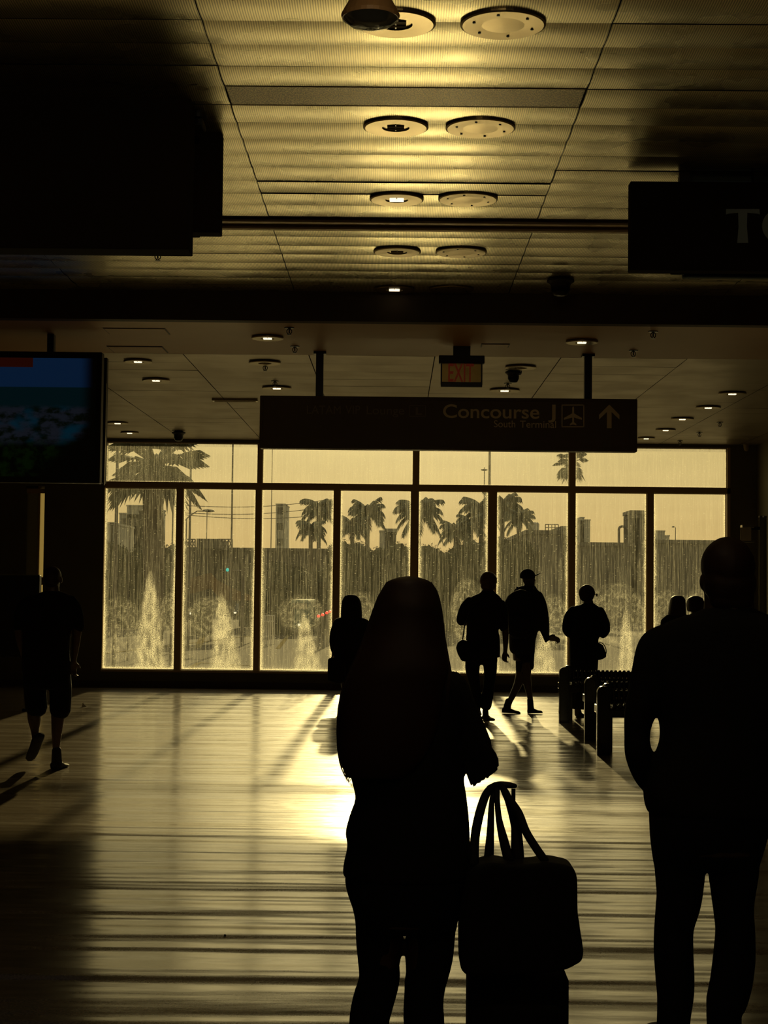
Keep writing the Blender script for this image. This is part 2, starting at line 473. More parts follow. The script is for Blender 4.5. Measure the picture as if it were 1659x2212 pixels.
CONE_K = 1.05
CONES = [  # apex x, apex y, base left, base right, base y, strength  (dried splashes on the glass)
    (325, 1232, 282, 366, 1447, .50), (478, 1280, 447, 528, 1447, .46), (655, 1320, 632, 700, 1447, .46),
    (1010, 1330, 990, 1050, 1447, .22), (1175, 1345, 1146, 1204, 1450, .42), (1352, 1310, 1330, 1376, 1450, .40), (820, 1330, 800, 850, 1450, .3), (1490, 1330, 1470, 1520, 1450, .35)]
SWIRL = [(258, 1360, 44, 62), (455, 1335, 50, 42), (650, 1325, 44, 36), (1010, 1320, 34, 62), (1195, 1340, 32, 50),
         (1330, 1330, 60, 62), (1440, 1340, 40, 58), (780, 1330, 32, 46), (1510, 1330, 40, 50), (370, 1325, 22, 40)]
def dirt_at(p, e):
    px, py = proj(p)
    x0, x1, z0, z1 = e
    v = 0.0
    n = noise.noise(Vector((px * .05, py * .012, 3)))
    n2 = noise.noise(Vector((px * .15, py * .09, 7)))
    lower = z0 < 1.0
    dl, dr, db, dt = p[0] - x0, x1 - p[0], p[2] - z0, z1 - p[2]
    wl = .026 + .014 * n + .010 * n2 + .014 * max(0, (1 - p[2] / 3)) if lower else .014
    rim = math.exp(-(dl / wl) ** 2) + math.exp(-(dr / (wl * .9)) ** 2)
    rim += math.exp(-(db / (.024 if lower else .012)) ** 2) + math.exp(-(dt / .010) ** 2)
    v += 1.15 * min(rim, 1)
    if lower:
        v += .05 * math.exp(-(min(dl, dr) / .06) ** 2)
        v += .30 * math.exp(-max(db - .01, 0) / .035)
    else:
        v += .05 + .05 * n
    if lower:
        for ax, ay, bl, br, by, s in CONES:
            if x0 - .0 <= at(ax, 1400, YW).x <= x1 and py > ay:
                t = (py - ay) / (by - ay)
                c = ax + ((bl + br) / 2 - ax) * t; hw = ((br - bl) / 2 * (t ** .7) + 1.5) * (.80 + .12 * n2)
                q = abs(px - c) / hw
                if q < 1.25: v += CONE_K * s * (.72 + .7 * noise.noise(Vector((px * .11, py * .05, 1)))) * max(0, 1 - max(0, (q - .72)) / .45) * min(1, t * 5 + .15)
        for cx, cy, rx, ry in SWIRL:
            d = math.hypot((px - cx) / rx, (py - cy) / ry)
            if d < 1.15:
                arcs = .5 + .5 * math.sin(d * 17 + n2 * 5 + n * 4)
                v += .24 * arcs ** 2 * (1 if d < 1 else (1.15 - d) / .15) * (.4 + .6 * abs(n + n2))
                v += .025
        v += .06 * max(0, (py - 1200) / 250) * (.5 + n)
    return v
def pane(name, e, idx):
    x0, x1, z0, z1 = e
    root = empty(name, (x0, YW + .05, z0)); root['kind'] = 'structure'
    res = .016
    nx = max(2, int((x1 - x0) / res)); nz = max(2, int((z1 - z0) / res))
    bm = BM(); g = []
    vals = []
    for i in range(nx + 1):
        c = []
        for k in range(nz + 1):
            p = (x0 + (x1 - x0) * i / nx, YW + .05, z0 + (z1 - z0) * k / nz)
            c.append(bm.verts.new(p)); vals.append(dirt_at(p, e))
        g.append(c)
    for i in range(nx):
        for k in range(nz): bm.faces.new((g[i][k], g[i + 1][k], g[i + 1][k + 1], g[i][k + 1]))
    o = mesh_obj('pane', bm, M['glass'], root)
    a = o.data.attributes.new('dirt', 'FLOAT', 'POINT'); a.data.foreach_set('value', vals)
    bm = BM(); t = .010
    for q in ((x0, x1, z0, z0 + t), (x0, x1, z1 - t, z1), (x0, x0 + t, z0, z1), (x1 - t, x1, z0, z1)):
        box(bm, q[0], q[1], YW + .035, YW + .065, q[2], q[3])
    mesh_obj('window_frame', bm, M['frame'], root)
sw = empty('window_13', (xa, YW + .05, .25)); sw['kind'] = 'structure'
xm = at(81, 1150, YW).x
for _k, _c in (('tint_pale', (.42, .38, .27, 1)), ('tint_dark', (.055, .048, .03, 1))):
    M[_k] = bpy.data.materials.new('frosted_glass_' + _k[5:]); M[_k].use_nodes = True
    _n = M[_k].node_tree; _t = _n.nodes.new('ShaderNodeBsdfTranslucent'); _t.inputs[0].default_value = _c
    _n.links.new(_t.outputs[0], [q for q in _n.nodes if q.type == 'OUTPUT_MATERIAL'][0].inputs[0])
bm = BM(); box(bm, xa, xm, YW + .1, YW + .12, .25, zb); mesh_obj('tinted_pane', bm, M['tint_dark'], sw)
bm = BM(); box(bm, xm, xb, YW + .1, YW + .104, .25, zb); mesh_obj('pane', bm, M['tint_pale'], sw)
bm = BM(); box(bm, xm - .015, xm + .015, YW + .07, YW + .13, .25, zb); zq = at(75, 1058, YW).z; box(bm, xa, xb, YW + .06, YW + .098, zq - .05, zq + .02); zq = at(75, 1255, YW).z; box(bm, xa, xb, YW + .06, YW + .098, zq - .06, zq + .06); mesh_obj('window_frame', bm, M['frame'], sw)
for i, e in enumerate(UP): pane('window_%d' % (i + 1), e, i)
for i, e in enumerate(LO): pane('window_%d' % (i + 5), e, i + 4)
# ------------------------------------------------------------------ outside the glass
ZG = -1.7
bm = BM(); box(bm, -260, 320, YW + .6, 900, ZG - .4, ZG); tag(mesh_obj('ground', bm, M['outground']), kind='structure')

M['bark'] = mat('palm_bark', (0.06, 0.045, 0.03), .9, noise_amt=.4, noise_scale=5)
M['frond'] = mat('palm_leaf', (0.05, 0.055, 0.02), .6)
M['tree'] = mat('dark_foliage', (0.035, 0.035, 0.016), .9, spec=.1, noise_amt=.5, noise_scale=.6)
M['far_a'] = mat('haze_toned_concrete', (0.24, 0.235, 0.20), .8)  # distance haze is put into this paler wall colour
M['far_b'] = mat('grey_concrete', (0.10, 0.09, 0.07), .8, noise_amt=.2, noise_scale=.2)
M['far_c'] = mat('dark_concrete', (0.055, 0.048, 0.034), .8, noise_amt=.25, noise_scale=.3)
M['far_glass'] = mat('dark_window_band', (0.03, 0.03, 0.028), .3)
M['pole'] = mat('weathered_pole', (0.05, 0.04, 0.03), .6)
M['paint_line'] = mat('yellow_road_paint', (0.22, 0.17, 0.07), .9, spec=.0)
M['canvas'] = mat('tan_canvas', (0.10, 0.058, 0.026), .9, spec=.0)
M['teal'] = mat('green_signal_lens', (0.0, .3, .25), .3, emit=(0.0, .42, .34), power=1.0)
M['red_lens'] = mat('red_lamp_lens', (0.5, .03, .02), .3, emit=(.9, .06, .04), power=.9)
M['amber'] = mat('amber_lamp_lens', (0.8, .5, .02), .3, emit=(1, .55, .05), power=1.2)
M['headlamp'] = mat('clear_headlamp', (0.9, .85, .7), .1, emit=(1, .9, .6), power=.8)
M['car_dark'] = mat('dark_car_paint', (0.03, 0.028, 0.025), .2, metal=.3)
M['car_white'] = mat('white_car_paint', (0.45, 0.42, 0.36), .25)
M['car_green'] = mat('green_bus_paint', (0.05, 0.10, 0.085), .8, spec=.1)
M['car_glass'] = mat('car_window_glass', (0.10, 0.10, 0.08), .08)
M['tyre'] = mat('tyre_rubber', (0.015, 0.015, 0.015), .8)

def pinnate(bm, c, az, el, L, droop, nl=20, lw=.10, ll=.6):
    d = Vector((math.cos(az), math.sin(az), 0))
    pts = []
    for i in range(13):
        t = i / 12
        pts.append(Vector(c) + d * (L * t * (1 - .25 * t * t)) * math.cos(el * (1 - t)) + Vector((0, 0, L * (math.sin(el) * t - droop * t * t))))
    for a, b in zip(pts, pts[1:]):
        s = Vector((-d.y, d.x, 0)) * .03
        bm.faces.new([bm.verts.new(p) for p in (a - s, a + s, b + s, b - s)])
        bm.faces.new([bm.verts.new(p) for p in (a - Vector((0, 0, .035)), a + Vector((0, 0, .035)), b + Vector((0, 0, .03)), b - Vector((0, 0, .03)))])
    side = Vector((-d.y, d.x, 0))
    for k in range(nl):
        t = .12 + .88 * k / nl
        i = min(11, int(t * 12)); f = t * 12 - i
        p = pts[i].lerp(pts[i + 1], f); tg = (pts[i + 1] - pts[i]).normalized()
        for sg in (-1, 1):
            l = ll * math.sin(math.pi * min(1, .15 + .85 * t)) ** .5 * (.8 + .4 * random.random())
            tip = p + side * sg * l * .55 + tg * l * .55 - Vector((0, 0, l * (.55 + .3 * random.random())))
            mid = p.lerp(tip, .5) + Vector((0, 0, .05 * l))
            w = tg * lw * .5
            a, b_, c_, d_, e_ = [bm.verts.new(q) for q in (p - w, p + w, mid + w, tip, mid - w)]
            bm.faces.new((a, b_, c_, d_, e_))
def palm(px, py, rpx, Y, label, nfr=26, seed=0, trunk_px=None, group=None):
    random.seed(seed)
    c = at(px, py, Y); R = rpx * Y / F
    R *= 1.12
    root = empty('palm_tree', (c.x, Y, ZG))
    bm = BM()
    tr = .035 * R + .13
    tube(bm, [(c.x + .03 * math.sin(z * .7), Y, z) for z in np.linspace(ZG, c.z, 9)], tr, 10)
    loft(bm, [(c.x, Y, c.z - .35 * R, tr, tr), (c.x, Y, c.z - .1 * R, tr * 1.9, tr * 1.9), (c.x, Y, c.z + .05 * R, tr * 1.1, tr * 1.1)], 10, 2)
    mesh_obj('trunk', bm, M['bark'], root, True)
    for k in range(nfr):
        bm = BM()
        az = 2 * math.pi * k * .618 + random.uniform(-.2, .2)
        el = -.5 + 2.0 * (k + .5) / nfr
        pinnate(bm, c, az, el, R * random.uniform(1.0, 1.25), random.uniform(.45, .75) if el > .5 else random.uniform(.3, .6), 26, .055 * R, .34 * R)
        mesh_obj('frond', bm, M['frond'], root)
    tag(root, label, 'tree', group)
    return root
palm(690, 1098, 42, 158, 'feathery palm just left of the second tall mullion, taller of the two there', seed=1, group='feathery palms along the road')
palm(672, 1140, 34, 146, 'lower feathery palm leaning out at the left of its taller twin', seed=2, group='feathery palms along the road')
palm(795, 1105, 44, 158, 'round-headed feathery palm right of the third lower mullion', seed=3, group='feathery palms along the road')
palm(762, 1135, 38, 146, 'shaggy feathery palm half merged into the left of the round-headed one', seed=4, group='feathery palms along the road')
palm(905, 1105, 54, 156, 'wide feathery palm split in two by the middle mullion', seed=5, group='feathery palms along the road')
palm(985, 1145, 38, 142, 'short feathery palm with sky showing under its left fronds', seed=6, group='feathery palms along the road')
palm(1040, 1098, 48, 164, 'tall feathery palm left of the mullion above the man with the shoulder bag', seed=7, group='feathery palms along the road')
palm(1018, 1130, 36, 153, 'small feathery palm under the tall one left of the mullion', seed=8, group='feathery palms along the road')
palm(1086, 1092, 46, 145, 'feathery palm right of the mullion, touching its neighbour with drooping fronds', seed=9, group='feathery palms along the road')
palm(1122, 1118, 36, 136, 'rightmost feathery palm beside the flat grey building with a tank', seed=10, group='feathery palms along the road')

def fan_palm(px, py, rpx, Y, label, tw_px, seed=0, nf=26, skirt=False):
    random.seed(seed)
    c = at(px, py, Y); R = rpx * Y / F; tw = tw_px * Y / F / 2
    root = empty('fan_palm', (c.x, Y, ZG))
    bm = BM()
    zs = np.linspace(ZG, c.z, 12)
    loft(bm, [(c.x + (.12 * tw) * math.sin(z * 1.1), Y, z, tw * (1.02 + .06 * math.sin(z * 3)), tw) for z in zs], 14, 2)
    mesh_obj('trunk', bm, M['bark'], root, True)
    for k in range(nf):
        bm = BM()
        az = 2 * math.pi * k * .618; el = random.uniform(-.75, 1.0) if not skirt else random.uniform(-1.2, .9)
        d = Vector((math.cos(az) * math.cos(el), math.sin(az) * math.cos(el), math.sin(el)))
        hub = c + d * R * .45
        tube(bm, [c, c + d * R * .25, hub], .02 * R + .012, 6)
        s = d.cross(Vector((0, 0, 1))).normalized(); u = s.cross(d)
        for j in range(17):
            a = (j - 8) / 8 * 1.5
            dd = (d * math.cos(a) + s * math.sin(a)).normalized()
            l = R * .62 * (1 - .25 * abs(a) / 1.5)
            m_ = hub + dd * l * .6 - Vector((0, 0, .05 * l)); tip = hub + dd * l * .92 - Vector((0, 0, .32 * l))
            w = dd.cross(u).normalized() * .032 * R
            A = [bm.verts.new(q) for q in (hub - w * .3, hub + w * .3, m_ + w, tip, m_ - w)]
            bm.faces.new(A)
        mesh_obj('frond', bm, M['frond'], root)
    tag(root, label, 'tree')
fan_palm(335, 1002, 128, 48, 'big thick-trunked fan palm close outside the leftmost pane', 46, 21, 30)
fan_palm(1234, 1000, 44, 120, 'tall thin fan palm with a shaggy crown behind the mullion of the third upper pane', 8, 22, 24, True)

def bush_row(name, pts, Y, label, cat, seed, depth=6, ncl=None, zlow=None):
    """pts: px, top py, radius px of each leafy clump -> one mass with leaves on its skin"""
    rnd = random.Random(seed); bm = BM()
    for px, py, r in pts:
        R = r * Y / F; c = at(px, py + r, Y)
        n0 = len(bm.verts)
        res = bmesh.ops.create_icosphere(bm, subdivisions=3, radius=1.0)
        for v in res['verts']:
            d = v.co.normalized()
            k = 1 + .35 * noise.noise(d * 2.3 + Vector((px, 0, 0))) + .22 * noise.noise(d * 6 + Vector((0, px, 0)))
            v.co = Vector((c.x + d.x * R * k, Y + d.y * R * k, c.z + d.z * R * k if d.z > 0 else c.z + d.z * (c.z - ZG)))
            if d.z < 0:
                q_ = Vector((d.x, d.y)).normalized() if Vector((d.x, d.y)).length > 1e-3 else Vector((0, 0)); q_ = q_ * min(1, Vector((d.x, d.y)).length * 4); v.co.x = c.x + q_.x * R; v.co.y = Y + q_.y * R
        for q in range(150):
            d = Vector((rnd.gauss(0, 1), rnd.gauss(0, 1), abs(rnd.gauss(0, 1)))).normalized()
            p = Vector((c.x, Y, c.z)) + d * R * rnd.uniform(.95, 1.22)
            s = R * .10
            A = [bm.verts.new(p + Vector((rnd.uniform(-s, s), rnd.uniform(-s, s), rnd.uniform(-s, s)))) for _ in range(4)]
            bm.faces.new(A)
    o = mesh_obj(name, bm, M['tree']); tag(o, label, cat)
    return o
TL = [(735, 1168, 22, 'dark round tree against the long roofline right of the taller palm pair'),
      (770, 1176, 34, 'dark tree below the shaggy palm beside the third mullion'), (820, 1186, 26, 'low dark tree in front of the pale far block'),
      (862, 1176, 28, 'dark bushy tree left of the middle mullion'), (920, 1178, 34, 'dark bushy tree right of the middle mullion'),
      (968, 1194, 24, 'low dark tree under the gap between two palms'), (1015, 1170, 36, 'broad dark tree under the tall palm left of the mullion'),
      (1072, 1160, 34, 'dark tree behind the cap-wearing man'), (1120, 1164, 30, 'dark tree at the corner of the building with a tank'),
      (300, 1186, 30, 'dark tree at the far left below the stepped tower'), (245, 1172, 26, 'dark tree hugging the left edge of the leftmost lower pane'),
      (372, 1178, 22, 'dark tree right of the big fan palm trunk')]
for i, (px, py, r, lab) in enumerate(TL):
    bush_row('tree', [(px, py, r), (px + r * .7, py + 14, r * .7), (px - r * .7, py + 12, r * .7)], 114 + (i % 4) * 4, lab, 'tree', 30 + i)
for i, (px, py, r, lab) in enumerate([(600, 1224, 52, 'wide dark hedge tree in the third lower pane, left part'), (690, 1228, 44, 'dark hedge tree beside the row of red lamps')]):
    bush_row('tree', [(px, py, r), (px + r * .8, py + 8, r * .8), (px - r * .8, py + 10, r * .8)], 126 + i * 4, lab, 'tree', 60 + i)
for i, (px, py, r, lab) in enumerate([(428, 1300, 15, 'small pale-green round shrub left of the parked car roof'), (447, 1306, 12, 'small round shrub just right of the parked dark car'),
        (597, 1308, 12, 'small round shrub behind the white fence'), (622, 1310, 12, 'small round shrub right of the white fence')]):
    bush_row('shrub', [(px, py, r)], 105 + i, lab, 'shrub', 70 + i)

def building(parts, Y, depth, m, label, name='building', bands=None, extras=()):
    """parts: (px0, px1, top py); straight blocks standing on the ground"""
    x = at(parts[0][0], 1268, Y).x
    root = empty(name, (x, Y, ZG))
    for a, b, t in parts:
        bm = BM(); box(bm, at(a, t, Y).x, at(b, t, Y).x, Y, Y + depth, ZG, at((a + b) / 2, t, Y).z)
        mesh_obj('wall', bm, m, root)
        pz = at((a + b) / 2, t, Y).z
        bm = BM(); box(bm, at(a, t, Y).x - .15, at(b, t, Y).x + .15, Y - .15, Y + depth + .15, pz - .35, pz + .02); mesh_obj('parapet', bm, m, root)
    if bands:
        a, b, t = parts[0]
        z = at((a + b) / 2, t, Y).z - 1.4
        while z > ZG + 2:
            bm = BM(); box(bm, at(a, t, Y).x + .6, at(b, t, Y).x - .6, Y - .04, Y + .1, z - bands * .45, z)
            mesh_obj('window_band', bm, M['far_glass'], root); z -= bands
    tag(root, label, 'building')
    return root
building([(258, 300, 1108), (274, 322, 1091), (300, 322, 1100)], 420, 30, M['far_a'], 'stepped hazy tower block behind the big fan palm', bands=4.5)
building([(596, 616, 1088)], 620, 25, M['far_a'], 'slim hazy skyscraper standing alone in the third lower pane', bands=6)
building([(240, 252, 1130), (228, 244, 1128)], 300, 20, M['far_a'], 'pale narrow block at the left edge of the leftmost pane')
g_ = building([(398, 745, 1184)], 186, 40, M['far_c'], 'long low dark building with a flat roofline behind the traffic light', bands=None)
bm = BM(); box(bm, at(422, 1164, 175).x, at(470, 1164, 175).x, 176, 186, at(440, 1184, 175).z, at(446, 1163, 175).z); mesh_obj('roof_house', bm, M['far_c'], g_)
bm = BM()
def bar(bm, a, b, r): tube(bm, [a, b], r, 6)
for (xa_, xb_) in ((396, 422), (470, 502)):
    A, B = at(xa_, 1165, 176), at(xb_, 1165, 176); C, D = at(xa_, 1184, 176), at(xb_, 1184, 176)
    bar(bm, A, B, .07); bar(bm, C, D, .07); n = 4
    for k in range(n):
        p, q = A.lerp(B, k / n), A.lerp(B, (k + 1) / n); r_, s_ = C.lerp(D, k / n), C.lerp(D, (k + 1) / n)
        bar(bm, p, s_, .05); bar(bm, q, r_, .05); bar(bm, q, s_, .05)
mesh_obj('lattice_truss', bm, M['pole'], g_)
g_ = building([(1138, 1240, 1146), (1216, 1240, 1137)], 150, 30, M['far_b'], 'flat grey building with a tank and roof railing right of the palms')
bm = BM(); c = at(1161, 1134, 152); lathe(bm, c.x, 156, [(.5, c.z - .4), (.52, c.z + .25), (.4, c.z + .4), (.05, c.z + .42)]); mesh_obj('roof_tank', bm, M['far_a'], g_)
bm = BM(); A, B = at(1178, 1133, 151), at(1206, 1133, 151); C, D = at(1178, 1146, 151), at(1206, 1146, 151)
bar(bm, A, B, .04); bar(bm, A.lerp(C, .5), B.lerp(D, .5), .03)
for k in range(5): bar(bm, A.lerp(B, k / 4), C.lerp(D, k / 4), .04)
mesh_obj('roof_railing', bm, M['pole'], g_)
g_ = building([(1240, 1368, 1172), (1364, 1410, 1103), (1366, 1380, 1112)], 160, 5, M['far_b'], 'grey building with a tall square stair tower and a curved roof pipe')
bm = BM(); pc = []
for k in range(13):
    a = math.pi * k / 12; pc.append(at(1344 - 7 * math.cos(a), 1144 - 7 * math.sin(a), 159))
pc = [at(1337, 1176, 159)] + pc + [at(1351, 1176, 159)]
tube(bm, pc, .12, 8); mesh_obj('roof_pipe', bm, M['pole'], g_)
bm = BM()
for px in (1348, 1355): bar(bm, at(px, 1120, 159), at(px, 1172, 159), .05)
for k in range(6): bar(bm, at(1360, 1112 + k * 10, 159), at(1366, 1112 + k * 10, 159), .05)
bar(bm, at(1360, 1110, 159), at(1360, 1172, 159), .05)
mesh_obj('stack', bm, M['pole'], g_)
building([(1412, 1590, 1167)], 170, 30, M['far_b'], 'long low grey building filling the rightmost lower pane')
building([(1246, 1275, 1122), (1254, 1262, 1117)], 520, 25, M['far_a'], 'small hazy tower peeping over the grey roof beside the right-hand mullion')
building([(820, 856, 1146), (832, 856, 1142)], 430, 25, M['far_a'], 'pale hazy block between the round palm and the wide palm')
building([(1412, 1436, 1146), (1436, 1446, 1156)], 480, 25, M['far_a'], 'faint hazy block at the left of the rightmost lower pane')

def pole(px, wpx, y0, y1, Y, label, name='utility_pole', arm=None, cat='pole'):
    root = empty(name, (at(px, y1, Y).x, Y, ZG)); bm = BM(); r = wpx * Y / F / 2
    x = at(px, y1, Y).x; zt = at(px, y0, Y).z
    loft(bm, [(x, Y, ZG, r * 1.15, r * 1.15), (x, Y, (ZG + zt) / 2, r, r), (x, Y, zt, r * .8, r * .8)], 10, 2)
    mesh_obj('pole', bm, M['pole'], root, True)
    if arm:
        bm = BM(); P = [at(a, b, Y) for a, b in arm]
        tube(bm, P[:-1], r * .6, 8, 1); mesh_obj('arm', bm, M['pole'], root, True)
        bm = BM(); q0, q1 = P[-2], P[-1]; m_ = (q0 + q1) / 2
        ball(bm, m_, (q1 - q0).length / 2 + .05, .18, .07); mesh_obj('lamp_head', bm, M['pole'], root, True)
    tag(root, label, cat); return root
pole(248, 8, 955, 1300, 60, 'thick brown pole at the left of the leftmost pane')
pole(277, 3, 1136, 1300, 70, 'street lamp with a long arm reaching right toward the palm trunk', 'street_lamp', [(277, 1134), (296, 1126), (312, 1119), (322, 1117)])
wire_pole = pole(409, 5, 955, 1200, 83.8, 'tall bare pole carrying three overhead wires just right of the first lower mullion')
pole(498, 4, 955, 1300, 82, 'tall bare pole rising behind the green traffic light')
pole(446, 2, 1100, 1185, 120, 'thin lamp post standing on the far roof', 'street_lamp', [(446, 1101), (440, 1102), (456, 1102)])
pole(585, 2, 955, 1200, 100, 'thin bare pole left of the slim skyscraper')
pole(370, 4, 1060, 1300, 66, 'slim pole right of the big fan palm trunk')
pole(1056, 6, 940, 1200, 90, 'tall bare pole rising above the palms through the third upper pane')
pole(1045, 2.4, 1010, 1200, 110, 'distant lamp post left of the tall bare pole above the palms', 'street_lamp', [(1045, 1013), (1040, 1015), (1052, 1015)])
pole(1459, 2, 1140, 1180, 168, 'small roof lamp with a short arm in the rightmost pane', 'street_lamp', [(1459, 1139), (1456, 1138), (1452, 1138)])
pole(400, 4, 1122, 1300, 76, 'curved-arm street lamp behind the first lower mullion', 'street_lamp', [(400, 1124), (410, 1114), (426, 1104), (440, 1104), (462, 1103)])
pole(1122, 2, 1095, 1200, 147, 'thin mast poking through the rightmost palm')
# overhead wires
for i, (a, b, lab) in enumerate([((396, 1092), (740, 1075), 'topmost overhead wire crossing the second and third panes'), ((396, 1108), (740, 1090), 'middle overhead wire crossing the second and third panes'), ((396, 1112), (740, 1108), 'lowest sagging overhead wire crossing the second and third panes')]):
    bm = BM(); A, B = at(*a, 83.8), at(*b, 83.8)
    tube(bm, [A.lerp(B, t / 10) - Vector((0, 0, .25 * math.sin(math.pi * t / 10))) for t in range(11)], .018, 5)
    mesh_obj('overhead_wire', bm, M['pole'], wire_pole)
# traffic light on a mast arm
Y = 88; root = empty('traffic_light', (at(560, 1300, Y).x, Y, ZG))
bm = BM(); x = at(524, 1300, Y).x; tube(bm, [(x, Y, ZG), (x, Y, at(524, 1228, Y).z)], .10, 10); mesh_obj('pole', bm, M['pole'], root)
bm = BM(); tube(bm, [at(524, 1233, Y), at(474, 1232, Y)], .05, 8); mesh_obj('mast_arm', bm, M['pole'], root)
c = at(492, 1227, Y); bm = BM(); box(bm, c.x - .17, c.x + .17, Y - .12, Y + .12, c.z - .42, c.z + .5, .03); mesh_obj('housing', bm, M['pole'], root)
c = at(492, 1231, Y); bm = BM(); ball(bm, (c.x, Y - .15, c.z), .085, .05, .10); mesh_obj('green_lens', bm, M['teal'], root)
tag(root, 'traffic light showing green on a mast arm in the second lower pane', 'traffic light')
# tensile canopy
Y = 95; root = empty('canopy', (at(450, 1290, Y).x, Y, ZG)); bm = BM()
top = [(396, 1252), (420, 1247), (440, 1241), (456, 1237), (468, 1252), (490, 1264), (515, 1276), (552, 1290)]
f_ = [bm.verts.new(at(a, b, Y)) for a, b in top]; b_ = [bm.verts.new(at(a, b + 4, Y + 7)) for a, b in top]
fr = [bm.verts.new(at(a, min(b + 34, 1297), Y - 3)) for a, b in top]
for i in range(7):
    bm.faces.new((f_[i], f_[i + 1], b_[i + 1], b_[i])); bm.faces.new((fr[i], fr[i + 1], f_[i + 1], f_[i]))
mesh_obj('canvas', bm, M['canvas'], root)
for px in (400, 456, 548):
    bm = BM(); p = at(px, 1285, Y); tube(bm, [(p.x, Y, ZG), (p.x, Y, p.z)], .08, 8); mesh_obj('post', bm, M['pole'], root)
tag(root, 'tan peaked canopy sloping down to the right in the second lower pane', 'canopy')

def car(px, pyb, wpx, Y, paint, label, rz=0.0, h=1.45, L=4.4, name='car', lights='front', cat='car'):
    """seen from the front: width along x, nose toward the viewer"""
    s = wpx * Y / F / 1.8; c = at(px, pyb, Y); z = ZG
    root = empty(name, (c.x, Y, z)); Wd = 1.8
    prof = [(-2.2, .35), (-2.2, .75), (-1.9, .9), (-1.0, .98), (-.4, h), (1.2, h), (1.9, 1.0), (2.2, .9), (2.2, .35)]
    def T(x, y, zz): return Vector((c.x + x * s, Y + (y + 2.2) * s, z + zz * s))
    bm = BM(); n = len(prof)
    def side(x, k): return [bm.verts.new(T(x * (.86 if zz > 1.0 else 1), yy, zz)) for yy, zz in prof]
    A, B = side(-Wd / 2, 0), side(Wd / 2, 0)
    bm.faces.new(A); bm.faces.new(list(reversed(B)))
    for k in range(n): bm.faces.new((A[k], B[k], B[(k + 1) % n], A[(k + 1) % n]))
    bmesh.ops.bevel(bm, geom=list(bm.edges), offset=.06 * s, segments=2, affect='EDGES')
    mesh_obj('body', bm, paint, root, False)
    bm = BM(); A = [bm.verts.new(T(x, y, zz)) for x, y, zz in ((-.72, -.98, 1.0), (.72, -.98, 1.0), (.66, -.47, h - .06), (-.66, -.47, h - .06))]
    bm.faces.new(A); r = bmesh.ops.extrude_face_region(bm, geom=bm.faces[:])
    for v in [q for q in r['geom'] if isinstance(q, bmesh.types.BMVert)]: v.co += Vector((0, -.03, .01))
    mesh_obj('windscreen', bm, M['car_glass'], root)
    for sx in (-1, 1):
        bm = BM(); ball(bm, T(sx * .66, -2.2, .68), .17 * s, .06, .10 * s); mesh_obj('headlamp', bm, M['headlamp'] if lights == 'front' else M['amber'], root, True)
        for yy in (-1.4, 1.4):
            bm = BM(); m_ = Matrix.Translation(T(sx * .82, yy, .33)) @ Matrix.Rotation(math.pi / 2, 4, 'Y')
            bmesh.ops.create_cone(bm, cap_ends=True, segments=20, radius1=.33 * s, radius2=.33 * s, depth=.2 * s, matrix=m_); mesh_obj('wheel', bm, M['tyre'], root)
    bm = BM(); p, q = T(-.4, -2.24, .45), T(.4, -2.2, .6); box(bm, p.x, q.x, p.y, q.y + .05, p.z, q.z); mesh_obj('grille', bm, M['chrome'], root)
    tag(root, label, cat)
car(425, 1346, 40, 150, M['car_dark'], 'dark car facing the window at the lower left of the second pane')
car(520, 1340, 34, 160, M['car_dark'], 'dark car right of the splash mark in the second pane', h=1.75, name='car')
car(574, 1336, 34, 158, M['car_white'], 'white car half hidden by the second tall mullion')
# bus and bollards
Y = 110; c = at(648, 1340, Y); root = empty('bus', (c.x, Y, ZG)); bm = BM()
a_, b2 = at(628, 1300, Y).x, at(668, 1300, Y).x
box(bm, a_, b2, Y, Y + 9, ZG + .35, at(650, 1296, Y).z, .12); mesh_obj('body', bm, M['car_green'], root)
bm = BM(); box(bm, a_ + .12, b2 - .12, Y - .04, Y + .05, at(650, 1316, Y).z, at(650, 1302, Y).z, .02); mesh_obj('windscreen', bm, M['car_glass'], root)
for px in (632, 664):
    bm = BM(); box(bm, at(px, 1, Y).x - .08, at(px, 1, Y).x + .08, Y - .06, Y + .02, ZG + .6, ZG + .75); mesh_obj('headlamp', bm, M['headlamp'], root)
    bm = BM(); m_ = Matrix.Translation((at(px, 1, Y).x, Y + 1.4, ZG + .42)) @ Matrix.Rotation(math.pi / 2, 4, 'Y')
    bmesh.ops.create_cone(bm, cap_ends=True, segments=20, radius1=.42, radius2=.42, depth=.25, matrix=m_); mesh_obj('wheel', bm, M['tyre'], root)
tag(root, 'dark green bus facing the window in the third lower pane', 'bus')
for i, (px, py, Y) in enumerate([(688, 1331, 84), (697, 1328, 87), (706, 1324, 90), (713, 1321, 93), (720, 1318, 96)]):
    c = at(px, py, Y); root = empty('bollard', (c.x, Y, ZG)); bm = BM()
    tube(bm, [(c.x, Y, ZG), (c.x, Y, c.z - .06)], .06, 8); mesh_obj('post', bm, M['pole'], root)
    bm = BM(); ball(bm, c, .10, .10, .09, 10, 6); mesh_obj('red_cap', bm, M['red_lens'], root)
    tag(root, 'slim post with a red cap, one of the row right of the bus', 'bollard', 'red-capped posts beside the road')
Y = 92; root = empty('fence', (at(580, 1345, Y).x, Y, ZG)); bm = BM()
bar(bm, at(568, 1330, Y), at(594, 1330, Y), .03); bar(bm, at(568, 1342, Y), at(594, 1342, Y), .03); mesh_obj('rail', bm, M['car_white'], root)
for k in range(7):
    bm = BM(); p = at(569 + k * 4, 1329, Y); tube(bm, [(p.x, Y, ZG), (p.x, Y, p.z)], .03, 6); mesh_obj('picket', bm, M['car_white'], root)
